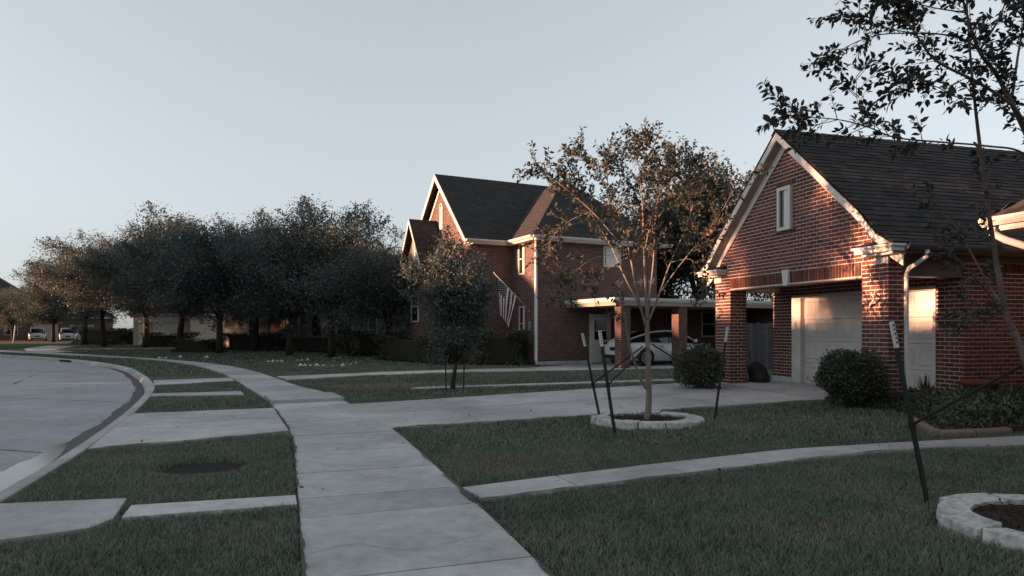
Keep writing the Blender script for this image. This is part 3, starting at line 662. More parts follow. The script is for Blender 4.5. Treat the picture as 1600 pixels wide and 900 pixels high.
b = MB(); b.add([(-0.035, LW/2-0.07, HDR-0.01), (-0.035, LW/2+0.07, HDR-0.01), (-0.035, LW/2+0.115, SOLD+0.03), (-0.035, LW/2-0.115, SOLD+0.03), (0.02, LW/2-0.07, HDR-0.01), (0.02, LW/2+0.07, HDR-0.01), (0.02, LW/2+0.115, SOLD+0.03), (0.02, LW/2-0.115, SOLD+0.03)],
            [(3, 2, 1, 0), (0, 1, 5, 4), (1, 2, 6, 5), (2, 3, 7, 6), (3, 0, 4, 7)])
b.build('keystone', M['white'], HA)
MB().box((-0.012, 0.60, HDR-0.012), (0.30, LW-0.62, HDR+0.012)).build('lintel', M['lintel'], HA)
window(HA, (-0.03, WY, WZ), (0, -1, 0), nx, WW, WH, blind=0.55, mull=False, fr=0.075)
# piers
def pier(y0, y1, x1):
    p = MB().box((0, y0, -0.05), (x1, y1, HDR-0.001)).build('pier', M['mortar'], HA)
    c_ = HDR/29
    courses(BR, p, (0, 0, 0), uy, nx, y0, y1, 0.0, HDR, ch=c_)
    courses(BR, p, (0, y0, 0), (1, 0, 0), (0, -1, 0), 0, x1, 0.0, HDR, shift=0.1, ch=c_)
    courses(BR, p, (x1, 0, 0), uy, (1, 0, 0), y0, y1, 0.0, HDR, ch=c_); courses(BR, p, (0, y1, 0), (1, 0, 0), (0, 1, 0), 0, x1, 0.0, HDR, ch=c_)
    return p
pier(0.0, 0.60, 0.41); pier(LW-0.66, LW, 0.44)
# side beam, ceiling, garage front, side wall
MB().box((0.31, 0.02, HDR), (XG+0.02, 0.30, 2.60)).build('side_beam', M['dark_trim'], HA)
MB().box((0.31, LW-0.30, HDR), (XG+0.02, LW-0.02, 2.60)).build('side_beam', M['white'], HA)
MB().box((0.29, 0.01, 2.60), (XG+0.2, LW-0.01, 2.64)).build('porch_ceiling', M['soffit'], HA)
gf = MB().box((XG, 4.78, 0.13), (XG+0.2, LW, 2.62)).box((XG, 0.0, 0.0), (XG+0.2, 0.60, 2.62)).box((XG, 0.60, 2.18), (XG+0.2, 4.78, 2.62)).build('garage_front_wall', M['mortar'], HA)
courses(BR, gf, (XG, 0, 0), uy, nx, 4.78, LW, 0.13, 2.6); courses(BR, gf, (XG, 0, 0), uy, nx, 0.0, 0.60, 0.0, 2.6); courses(BR, gf, (XG, 0, 0), uy, nx, 0.60, 4.78, 2.20, 2.6)
MB().box((XG-0.03, 4.77, -0.05), (XG+0.2, LW+0.02, 0.13)).build('foundation_kerb', M['concrete'], HA)
SIDE = 10.0
sw = MB().box((XG+0.2, 0.0, 0.0), (SIDE, 0.2, 2.62)).build('side_wall', M['mortar'], HA)
courses(BR, sw, (0, 0, 0), (1, 0, 0), (0, -1, 0), XG, SIDE-3, 0.0, 2.40); courses(BR, sw, (0, 0, 0), (1, 0, 0), (0, -1, 0), XG, 2.35, 2.40, 2.60)
soldiers(BR, sw, (0, 0, 0), (1, 0, 0), (0, -1, 0), 2.35, SIDE-3, 2.40, 2.60)
MB().box((XG+0.2, LW-0.2, 0), (SIDE, LW, 2.62)).box((SIDE-.2, .2, 0), (SIDE, LW-.2, 2.62)).build('rear_wall', M['brick2'], HA, uv=True)
# garage door: four sections of raised panels, with trim
gd = bpy.data.objects.new('garage_door', None); link(gd, HA); D0, D1, DH = 0.66, 4.45, 2.13; XD = XG+0.10
for r in range(4):
    z0, z1 = r*DH/4+0.004, (r+1)*DH/4-0.002
    MB().box((XD, D0, z0), (XD+0.04, D1, z1)).build('door_section', M['door'], gd, bevel=0.006)
    nc = 8; w = (D1-D0)/nc; b = MB()
    for c in range(nc):
        y0, y1 = D0+c*w+0.05, D0+(c+1)*w-0.05; a, e = z0+0.09, z1-0.09
        b.add([(XD-0.001, y0, a), (XD-0.001, y1, a), (XD-0.001, y1, e), (XD-0.001, y0, e), (XD-0.018, y0+.022, a+.022), (XD-0.018, y1-.022, a+.022), (XD-0.018, y1-.022, e-.022), (XD-0.018, y0+.022, e-.022),
               (XD-0.006, y0+.045, a+.045), (XD-0.006, y1-.045, a+.045), (XD-0.006, y1-.045, e-.045), (XD-0.006, y0+.045, e-.045)],
              [(i, 4+i, 4+(i+1) % 4, (i+1) % 4) for i in range(4)]+[(4+i, 8+i, 8+(i+1) % 4, 4+(i+1) % 4) for i in range(4)]+[(11, 10, 9, 8)])
    for q in range(nc): pb = MB(); pb.v = b.v[q*12:(q+1)*12]; pb.f = [tuple(i-q*12 for i in f) for f in b.f[q*9:(q+1)*9]]; pb.r = [0]*9; pb.mi = [0]*9; pb.build('door_panel', M['door'], gd)
MB().box((XG-0.02, 4.45, 0), (XG+0.12, 4.78, 2.18)).build('door_jamb', M['white'], HA)
MB().box((XG-0.02, 0.60, 0), (XG+0.12, 0.66, 2.18)).build('door_jamb', M['white'], HA)
MB().box((XG-0.015, 0.66, 2.13), (XG+0.12, 4.45, 2.18)).build('door_head', M['white'], HA)
MB().box((XG-0.045, 4.60, 1.35), (XG-0.02, 4.68, 1.55)).build('keypad', M['white'], HA, bevel=0.006)
# trim: rake boards, soffits, cornice returns, capitals
def band(y_of, x0, x1, t0, t1, name, m, s):
    """a board following the roof edge on one side (s = 0 near, 1 far): offsets t0..t1 below the roof line"""
    Y = np.linspace(-OV, LW/2, 15); Y = [LW-y for y in Y] if s else list(Y); b = MB(); vs = []
    for y in Y:
        z = roof_z(y); vs += [(x0, y, z-t0), (x0, y, z-t1), (x1, y, z-t1), (x1, y, z-t0)]
    n = len(Y); fs = [(i*4+j, i*4+(j+1) % 4, (i+1)*4+(j+1) % 4, (i+1)*4+j) for i in range(n-1) for j in range(4)]+[(0, 1, 2, 3), (4*n-1, 4*n-2, 4*n-3, 4*n-4)]
    if s: fs = [f[::-1] for f in fs]
    b.add(vs, [f[::-1] for f in fs]); return b.build(name, m, HA)
for s in (0, 1):
    band(None, -FO, -FO+0.03, 0.03, 0.21, 'barge_board', M['white'], s)
    band(None, -FO+0.03, 0.02, 0.17, 0.20, 'rake_soffit', M['soffit'], s)
    band(None, -0.035, -0.012, 0.20, 0.40, 'frieze_board', M['white'], s)
    e = (lambda y: LW-y) if s else (lambda y: y)
    def ybox(x0, x1, y0, y1, z0, z1, name, m):
        a, c = sorted((e(y0), e(y1))); return MB().box((x0, a, z0), (x1, c, z1)).build(name, m, HA, bevel=0.008)
    ybox(-FO-0.03, 0.0, -OV-0.02, 0.50, EAVE-0.145, EAVE-0.02, 'cornice_return', M['white'])
    ybox(-FO-0.06, 0.0, -OV-0.05, 0.54, EAVE-0.065, EAVE-0.018, 'cornice_cap', M['white'])
    ybox(-FO+0.06, 0.0, -OV+0.10, 0.42, EAVE-0.19, EAVE-0.147, 'cornice_bed', M['white'])
    a, c = sorted((e(-OV+0.02), e(0.52)))
    b = MB(); b.add([(-FO-0.05, a, EAVE-0.016), (-FO-0.05, c, EAVE-0.016), (-0.014, c, EAVE+0.09), (-0.014, a, EAVE+0.09), (-0.014, a, EAVE-0.016), (-0.014, c, EAVE-0.016)], [(0, 1, 2, 3), (0, 3, 4), (1, 5, 2)]); b.build('return_flashing', M['shingle'], HA)
    ybox(-0.03, 0.02, -0.02, 0.30, EAVE-0.33, EAVE-0.192, 'capital', M['white'])
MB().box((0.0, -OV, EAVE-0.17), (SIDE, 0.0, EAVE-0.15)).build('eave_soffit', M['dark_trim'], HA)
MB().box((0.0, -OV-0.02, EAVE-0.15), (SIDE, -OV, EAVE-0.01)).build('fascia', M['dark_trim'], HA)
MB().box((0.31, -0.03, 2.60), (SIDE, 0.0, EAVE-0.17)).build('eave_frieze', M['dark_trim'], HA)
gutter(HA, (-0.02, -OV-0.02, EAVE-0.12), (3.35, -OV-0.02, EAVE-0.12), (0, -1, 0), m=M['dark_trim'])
pipe(HA, [(0.42, -OV-0.07, EAVE-0.12), (0.42, -OV-0.07, EAVE-0.22), (0.38, -OV+0.02, EAVE-0.30), (0.33, -0.13, EAVE-0.42), (0.32, -0.075, EAVE-0.52), (0.32, -0.075, 1.2), (0.32, -0.075, 0.15), (0.30, -0.2, 0.06)], 0.040)
# roof shell and shingles
b = MB(); n = 33; Y = np.linspace(-OV-0.03, LW+OV+0.03, n); XR = 9.2; vs = []
for y in Y:
    z = roof_z(min(max(y, -OV), LW+OV)); vs += [(-FO-0.02, y, z), (XR, y, z), (XR, y, z-0.10), (-FO-0.02, y, z-0.03)]
b.add(vs, [(i*4, i*4+1, i*4+5, i*4+4) for i in range(n-1)]+[(i*4+3, i*4+7, i*4+6, i*4+2) for i in range(n-1)]+[(i*4, i*4+4, i*4+7, i*4+3) for i in range(n-1)]+[(i*4+1, i*4+2, i*4+6, i*4+5) for i in range(n-1)]+[(0, 3, 2, 1), (4*n-4, 4*n-3, 4*n-2, 4*n-1)])
roof = b.build('roof', M['shingle'], HA)
sv = Vector((0, 1, SL)).normalized(); slen = (LW/2+OV)*math.hypot(1, SL)
shingles(SHG, roof, (0, -OV-0.03, EAVE), (1, 0, 0), sv, -FO-0.02, 8.6, 0.76*math.hypot(1, SL), slen, None)
lowv = Vector((0, 0.76, roof_z(-OV+0.76)-EAVE+0.0)); lowl = lowv.length
shingles(SHG, roof, (0, -OV-0.03, EAVE+0.005), (1, 0, 0), (0, 0.38, roof_z(-OV+.38)-EAVE), -FO-0.02, 8.6, 0.0, 0.44, None)
shingles(SHG, roof, (0, -OV-0.03+.38, roof_z(-OV+.38)+0.005), (1, 0, 0), (0, 0.38, roof_z(-OV+.76)-roof_z(-OV+.38)), -FO-0.02, 8.6, 0.0, 0.56, None)
b = MB()
for i in range(30): x = -FO-0.03+i*0.3; b.add([(x, LW/2-0.14, RIDGE-0.13*SL+0.025), (x+0.31, LW/2-0.14, RIDGE-0.13*SL+0.02), (x+0.31, LW/2, RIDGE+0.028), (x, LW/2, RIDGE+0.036), (x, LW/2+0.14, RIDGE-0.13*SL+0.025), (x+0.31, LW/2+0.14, RIDGE-0.13*SL+0.02)], [(0, 1, 2, 3), (3, 2, 5, 4)], random.random()*.9+.05)
o = b.build('ridge_cap', M['shingle'], HA)
# main wing to the right: hip roof corner, lit eave, downspout
wx, wy = -0.44, -3.1
mw = MB().box((wx, -13, 0), (11, wy, 2.70)).build('wing_wall', M['brick2'], HA, uv=True)
v, f = hip(wx, 11, -13, wy, EAVE+0.02, 0.78, 0.48); wr = MB(); wr.add(v, f); wroof = wr.build('wing_roof', M['shingle'], HA)
k2 = 0.78; o_ = Vector((wx-0.48, wy+0.48, EAVE+0.02))
shingles(SHG, wroof, o_, (0, -1, 0), (1, 0, k2), 0, 3.2, 0.0, 2.6, lambda a, c: c/math.hypot(1, k2) < a-0.05)
shingles(SHG, wroof, o_, (-1, 0, 0), (0, -1, k2), -3.2, 0.0, 0.0, 2.6, lambda a, c: c/math.hypot(1, k2) < -a-0.05)
MB().box((wx-0.46, -13, EAVE-0.17), (wx+0.02, wy+0.46, EAVE-0.15)).box((wx+0.02, wy, EAVE-0.17), (11, wy+0.46, EAVE-0.15)).build('wing_soffit', M['white'], HA)
MB().box((wx-0.48, -13, EAVE-0.15), (wx-0.46, wy+0.48, EAVE+0.01)).box((wx-0.46, wy+0.46, EAVE-0.15), (11, wy+0.48, EAVE+0.01)).build('wing_fascia', M['white'], HA)
MB().box((wx-0.03, -13, EAVE-0.42), (wx-0.002, wy+0.03, EAVE-0.171)).box((wx, wy+0.002, EAVE-0.42), (11, wy+0.03, EAVE-0.171)).build('wing_frieze', M['white'], HA)
gutter(HA, (wx-0.48, wy+0.50, EAVE-0.10), (wx-0.48, -13, EAVE-0.10), (-1, 0, 0)); gutter(HA, (11, wy+0.48, EAVE-0.10), (wx-0.5, wy+0.48, EAVE-0.10), (0, 1, 0))
pipe(HA, [(wx-0.54, wy+0.36, EAVE-0.10), (wx-0.54, wy+0.36, EAVE-0.20), (wx-0.44, wy+0.26, EAVE-0.30), (wx-0.20, wy+0.05, EAVE-0.44), (wx-0.08, wy-0.06, EAVE-0.52), (wx-0.06, wy-0.08, EAVE-0.64), (wx-0.06, wy-0.08, 0.1)], 0.05)
MB().box((4.6, wy, 0), (4.8, 0, 2.62)).build('entry_wall', M['brick2'], HA, uv=True)
ed = MB().box((4.54, -2.1, 0), (4.6, -1.15, 2.1)).build('entry_door', M['soffit'], HA, bevel=0.01)
MB().lathe([(0.0, 0.0), (0.03, 0.01), (0.03, 0.04), (0, 0.05)], 10, Matrix.Translation((4.54, -2.0, 1.0)) @ Matrix.Rotation(-math.pi/2, 4, 'Y')).build('handle', M['alloy'], ed)
v, f = hip(4.6, 10.5, wy-2, 0.5, EAVE, SL*0.9, 0.3); q = MB(); q.add(v, f); q.build('entry_roof', M['shingle'], HA)
BR.finish(HA); SHG.finish(HA)
# scroll brackets on the piers, each a separate ornament
for (y, z, lab) in ((0.27, 1.86, 'white iron scroll hook on the sunlit pier beside the round shrub'), (LW-0.22, 1.73, 'white iron scroll hook on the pier farther along the garage opening')):
    t = np.linspace(0, 1, 16); P = [h1(-0.03-0.10*math.sin(q*2.6), y+0.11*math.cos(q*5.2)*(1-q*.4)) + (0.24+z-0.10+0.26*q,) for q in t]
    tag(MB().tube(P, 0.018, 6).build('scroll_hook', M['white'], None, True), lab, 'wall hook', 'scroll hooks on the garage piers')

# wooden fence seen through the passage
fe = thing('wooden_fence', 'weathered grey board fence seen through the passage beside the garage', 'fence', (*h1(3.2, 10.0), 0.20), R1)
fp = unit_mesh('fence_board', M['fence'], [(0, 0, 0), (.14, 0, 0), (.14, .02, 0), (0, .02, 0), (0, 0, 1.55), (.14, 0, 1.55), (.14, .02, 1.55), (0, .02, 1.55), (.03, 0, 1.6), (.11, 0, 1.6), (.11, .02, 1.6), (.03, .02, 1.6)],
               [(0, 1, 5, 4), (1, 2, 6, 5), (2, 3, 7, 6), (3, 0, 4, 7), (4, 5, 9, 8), (6, 7, 11, 10), (5, 6, 10, 9), (7, 4, 8, 11), (8, 9, 10, 11)])
for i in range(34):
    o = bpy.data.objects.new('board', fp); link(o, fe); o.location = (i*0.152, 0, random.uniform(-.015, .015))
for z in (0.3, 1.25): MB().box((0, 0.02, z), (5.2, 0.06, z+0.09)).build('rail', M['fence'], fe)

# covered machine, hose and pot in the passage and bed
cm = thing('covered_mower', 'dark covered garden machine parked in the passage beside the garage pier', 'garden machine', (*h1(0.95, 5.1), 0.256), R1)
b = MB(); V = []
for i in range(9):
    for j in range(14):
        a = 2*math.pi*j/14; t = i/8; r = (1-0.25*t-0.5*t**4)*(1+0.10*math.sin(3*a+1)+.05*math.sin(7*a)); V.append((0.30*r*math.cos(a)-0.02*t, 0.36*r*math.sin(a)+.10*t, 0.55*t**0.85))
b.add(V, [(i*14+j, i*14+(j+1) % 14, (i+1)*14+(j+1) % 14, (i+1)*14+j) for i in range(8) for j in range(14)]+[tuple(range(112, 126)), tuple(range(13, -1, -1))]); b.build('cover', M['tarp'], cm, True)
MB().tube([(-0.33, 0.25, 0.50), (-0.37, 0.10, 0.42), (-0.38, -0.03, 0.25), (-0.37, -0.08, 0.04)], [0.03, 0.05, 0.055, 0.05], 8).build('chute', M['grey'], cm, True)
MB().tube([(0.05, 0.30, 0.4), (0.0, 0.38, 0.72), (0, 0.30, 0.76)], 0.016, 6).build('handle', M['black'], cm, True)
pt = thing('planter', 'low terracotta planter by the garage side wall behind the ferns', 'planter', (*h1(1.55, -0.45), 0.24), R1)
MB().lathe([(0, 0.02), (0.18, 0.0), (0.25, 0.36), (0.29, 0.38), (0.29, 0.45), (0.24, 0.45), (0.22, 0.38), (0, 0.36)], 18).build('pot', M['terracotta'], pt, True)
MB().lathe([(0, 0.365), (0.12, 0.37), (0.218, 0.366)], 14).build('potting_soil', M['soil'], pt, True)

# ------------------------------------------------------------------ the two-storey neighbour (C2 frame: x into the lot, y along the street)
HB = thing('two_storey_house', 'two storey brown brick house with sunlit street gable and attached carport', 'house', H2, R2)
E2, S2 = 5.37, 0.93; GY0, GY1, GX = 2.25, 9.25, -2.02
b = MB().box((0, 0, 0), (6.3, 7.4, E2-0.12)).box((GX, GY0, 0), (0.0, GY1, E2-0.12)).box((0, 7.4, 0), (6.3, GY1, E2-.12)).box((6.3, 0.0, 0), (12.3, 5.0, 2.5))
gy = (GY0+GY1)/2; gz = E2+3.25-0.05
b.add([(GX, GY0, E2-.12), (GX, GY1, E2-.12), (GX, gy, gz-.1), (GX+.2, GY0, E2-.12), (GX+.2, GY1, E2-.12), (GX+.2, gy, gz-.1)], [(0, 2, 1), (3, 4, 5), (0, 3, 5, 2), (1, 2, 5, 4)])
HBW = b.build('wall', M['brick2'], HB, uv=True)
# roofs: hip body and gabled front
v, f = hip(0, 6.5, 0, 7.4, E2, S2, 0.35); q = MB(); q.add(v, f); hr = q.build('hip_roof', M['shingle2'], HB, uv=True)
ov, fo = 0.32, 0.35; rz_ = E2+(GY1-GY0+2*ov)/2*S2
q = MB(); x0, x1 = GX-fo, 5.0
q.add([(x0, GY0-ov, E2), (x1, GY0-ov, E2), (x1, gy, rz_), (x0, gy, rz_), (x0, GY1+ov, E2), (x1, GY1+ov, E2),
       (x0, GY0-ov, E2-.1), (x1, GY0-ov, E2-.1), (x1, gy, rz_-.14), (x0, gy, rz_-.14), (x0, GY1+ov, E2-.1), (x1, GY1+ov, E2-.1)],
      [(0, 1, 2, 3), (3, 2, 5, 4), (6, 9, 8, 7), (9, 10, 11, 8), (0, 3, 9, 6), (3, 4, 10, 9), (0, 6, 7, 1), (4, 5, 11, 10), (1, 7, 8, 2), (2, 8, 11, 5)])
gr = q.build('gable_roof', M['shingle2'], HB, uv=True)
def rake(par, x, yb, yt, zb, zt, w=0.22, th=0.04, name='barge_board', m=None):
    b = MB(); b.add([(x, yb, zb), (x, yt, zt), (x, yt, zt-w*1.3), (x, yb, zb-w), (x+th, yb, zb), (x+th, yt, zt), (x+th, yt, zt-w*1.3), (x+th, yb, zb-w)], [(0, 1, 2, 3), (7, 6, 5, 4), (0, 4, 5, 1), (3, 2, 6, 7), (0, 3, 7, 4)])
    return b.build(name, m or M['white'], par)
rake(HB, x0-0.03, GY0-ov, gy, E2-.02, rz_-.02); rake(HB, x0-0.03, GY1+ov, gy, E2-.02, rz_-.02)
rake(HB, GX-0.04, GY0, gy, E2-.12+.0, rz_-.40, 0.16, 0.03, 'frieze_board'); rake(HB, GX-0.04, GY1, gy, E2-.12, rz_-.40, 0.16, 0.03, 'frieze_board')
NX = (-1, 0, 0); NY = (0, -1, 0)
window(HB, (GX, gy, E2+1.55), (0, -1, 0), NX, 0.42, 1.25, arch=True, blind=0.95, mull=False)
# small gable over the entry
pg0, pg1, px0, pe = 5.15, 7.75, GX-1.1, 4.9; pm = (pg0+pg1)/2; pz = pe+1.9
b = MB().box((px0, pg0, 0), (GX+0.001, pg1, pe))
b.add([(px0, pg0, pe), (px0, pg1, pe), (px0, pm, pz-.12), (GX, pg0, pe), (GX, pg1, pe), (GX, pm, pz-.12)], [(0, 2, 1), (0, 3, 5, 2), (1, 2, 5, 4)]); b.build('entry_bay', M['brick2'], HB, uv=True)
q = MB(); a0, a1 = px0-.3, GX+0.6; q.add([(a0, pg0-.25, pe-.3), (a1, pg0-.25, pe-.3), (a1, pm, pz), (a0, pm, pz), (a0, pg1+.25, pe-.3), (a1, pg1+.25, pe-.3), (a0, pg0-.25, pe-.4), (a0, pm, pz-.12), (a0, pg1+.25, pe-.4), (a1, pm, pz-.12), (a1, pg0-.25, pe-.4), (a1, pg1+.25, pe-.4)], [(0, 1, 2, 3), (3, 2, 5, 4), (6, 7, 9, 10), (7, 8, 11, 9), (0, 3, 7, 6), (3, 4, 8, 7), (0, 6, 10, 1), (4, 5, 11, 8)]); q.build('entry_roof', M['shingle2'], HB, uv=True)
rake(HB, a0-.03, pg0-.25, pm, pe-.3, pz-.02, 0.16); rake(HB, a0-.03, pg1+.25, pm, pe-.3, pz-.02, 0.16)
window(HB, (px0, pm, 5.2), (0, -1, 0), NX, 0.40, 1.1, arch=True, blind=0.9, mull=True)
window(HB, (px0, pm, 2.6), (0, -1, 0), NX, 1.1, 1.5); window(HB, (GX, 3.7, 3.9), (0, -1, 0), NX, 0.9, 1.5); window(HB, (GX, 3.7, 1.5), (0, -1, 0), NX, 1.0, 1.6)
window(HB, (0, 1.25, 4.55), (0, -1, 0), NX, 0.55, 1.35, blind=0.4); window(HB, (0, 1.25, 1.75), (0, -1, 0), NX, 0.5, 1.5, blind=0.3)
window(HB, (3.8, 0, 4.7), (1, 0, 0), NY, 0.9, 0.9, blind=0.9); window(HB, (9.6, 0, 1.75), (1, 0, 0), NY, 1.3, 1.2, fr=0.05)
MB().box((-0.06, 0.36, 1.45), (-0.001, 0.62, 1.85)).build('meter_box', M['grey'], HB, bevel=0.01)
# eaves, gutters and downspout
MB().box((GX, GY0-ov, E2-.17), (0.001-ov, GY0, E2-.14)).box((-.35, -.35, E2-.17), (0, GY0, E2-.14)).box((0, -.35, E2-.17), (6.5, 0, E2-.14)).build('soffit', M['white'], HB)
MB().box((GX-fo, GY0-ov-.02, E2-.14), (-.36, GY0-ov, E2-.005)).box((-.37, -.37, E2-.14), (-.35, GY0-ov-.02, E2-.005)).box((-.35, -.37, E2-.14), (6.85, -.35, E2-.005)).build('fascia', M['white'], HB)
gutter(HB, (GX-fo, GY0-ov-.02, E2-.1), (-.36, GY0-ov-.02, E2-.1), (0, -1, 0)); gutter(HB, (-.37, GY0-ov-.02, E2-.1), (-.37, -.37, E2-.1), (-1, 0, 0)); gutter(HB, (-.37, -.37, E2-.1), (6.85, -.37, E2-.1), (0, -1, 0))
pipe(HB, [(-.25, -.42, E2-.1), (-.2, -.38, E2-.25), (-.06, -.10, E2-.42), (-.05, -.06, E2-.6), (-.05, -.06, .25), (-.06, -.2, .04)], 0.07)
MB().box((0.02, -.03, 0), (2.6, -.004, .16)).build('plinth', M['concrete'], HB)
for x, y in ((3.35, 3.9), (3.7, 3.9)): MB().lathe([(0.05, 7.9), (0.05, 9.35), (0.08, 9.36), (0.08, 9.44), (0, 9.46)], 10, Matrix.Translation((x, y, 0))).build('vent_pipe', M['black'], HB, True)
# back door
bd = MB().box((2.72, -.05, .05), (3.62, -.002, 2.08)).build('back_door', M['white'], HB, bevel=.01)
MB().box((2.86, -.062, 1.05), (3.48, -.052, 1.90)).build('door_glass', M['glass'], bd)
MB().box((2.86, -.072, 1.44), (3.48, -.064, 1.47)).build('glazing_bar', M['white'], bd)
for z in (.98, 1.12): MB().lathe([(0, 0), (.03, .005), (.03, .05), (0, .06)], 8, Matrix.Translation((3.54, -.05, z)) @ Matrix.Rotation(math.pi/2, 4, 'X')).build('handle', M['black'], bd)
MB().box((2.62, -.04, 0), (2.715, -.001, 2.16)).box((3.625, -.04, 0), (3.72, -.001, 2.16)).box((2.715, -.04, 2.085), (3.625, -.001, 2.16)).build('door_frame', M['white'], HB)
# carport
cy = -3.59
MB().box((1.47, cy, 2.42), (12.4, -.002, 2.56)).build('carport_ceiling', M['soffit'], HB)
MB().box((6.32, -.002, 2.56), (12.4, 5.2, 2.70)).box((1.40, cy-.03, 2.56), (12.4, -.002, 2.70)).build('carport_roof', M['white'], HB, bevel=.01)
MB().box((1.36, cy-.07, 2.62), (12.4, cy-.032, 2.72)).box((1.36, cy-.032, 2.62), (1.398, -.002, 2.72)).build('carport_edge', M['gutter'], HB)
cpost = None
for x in (1.75, 4.55, 7.6):
    MB().box((x, cy+.05, -.05), (x+.44, cy+.47, 2.42)).build('carport_post', M['brick2'], HB, uv=True)
# lower shed wall closing the carport
MB().box((10.5, -3.4, 0), (12.3, -.001, 2.4)).build('store_wall', M['brick2'], HB, uv=True)

# flag on its pole
fl = thing('flag', 'striped flag with starred canton hanging from a slanting pole on the brown brick house', 'flag', (*h2(-0.02, 0.55), 0.08), R2)
P0, P1 = Vector((0, 0, 2.33)), Vector((-1.5, .35, 3.85))
MB().tube([P0, P1], [.016, .013], 8).build('pole', M['white'], fl, True)
MB().lathe([(0, 0), (.03, .02), (.03, .05), (0, .07)], 8, Matrix.Translation(P1)).build('finial', M['alloy'], fl, True)
MB().box((-.05, -.05, 2.24), (.02, .05, 2.40)).build('bracket', M['grey'], fl)
nu, nv = 26, 40; V = []; mi = []
top0, top1 = P0.lerp(P1, .97), P0.lerp(P1, .33)
def cloth(u, v):          # u along the hoist from the tip, v down the fly
    p = top0.lerp(top1, u); w = math.sin(u*9+v*2.2)*.5+math.sin(u*17+1)*.25
    q = p+Vector((-.10*v+.12*w*min(1, v*2)-.25*v*(u-.55), .30*w*min(1, v*1.6)*.55+.05*v, -1.55*v*(1-.16*u)))
    q.x += (0.35*(u-.5))*-v*.9; return q
for j in range(nv+1):
    for i in range(nu+1): V.append(cloth(i/nu, j/nv))
b = MB(); b.v = [tuple(p) for p in V]
for j in range(nv):
    for i in range(nu):
        b.f.append((j*(nu+1)+i, j*(nu+1)+i+1, (j+1)*(nu+1)+i+1, (j+1)*(nu+1)+i)); b.r.append(0)
        st = int(i*13/nu); b.mi.append(2 if (i < 14 and j < 16) else st % 2)
b.build('cloth', [M['flag_red'], M['flag_white'], M['flag_blue']], fl, True)
b = MB()
for r in range(9):
    for c in range(6 if r % 2 == 0 else 5):
        u, v = (.05+.108*r*.54+.02)*.98, (.045+(c+(0 if r % 2 == 0 else .5))*.062)
        p = cloth(u, v); a = (cloth(u+.01, v)-p).normalized(); d = (cloth(u, v+.01)-p).normalized(); n_ = a.cross(d).normalized()
        for s in (1, -1):
            b.add([p+n_*.006*s+(a*math.cos(k*math.pi/5)+d*math.sin(k*math.pi/5))*(.028 if k % 2 == 0 else .012) for k in range(10)], [tuple(range(10))])
b.build('stars', M['flag_white'], fl)['kind'] = 'stuff'

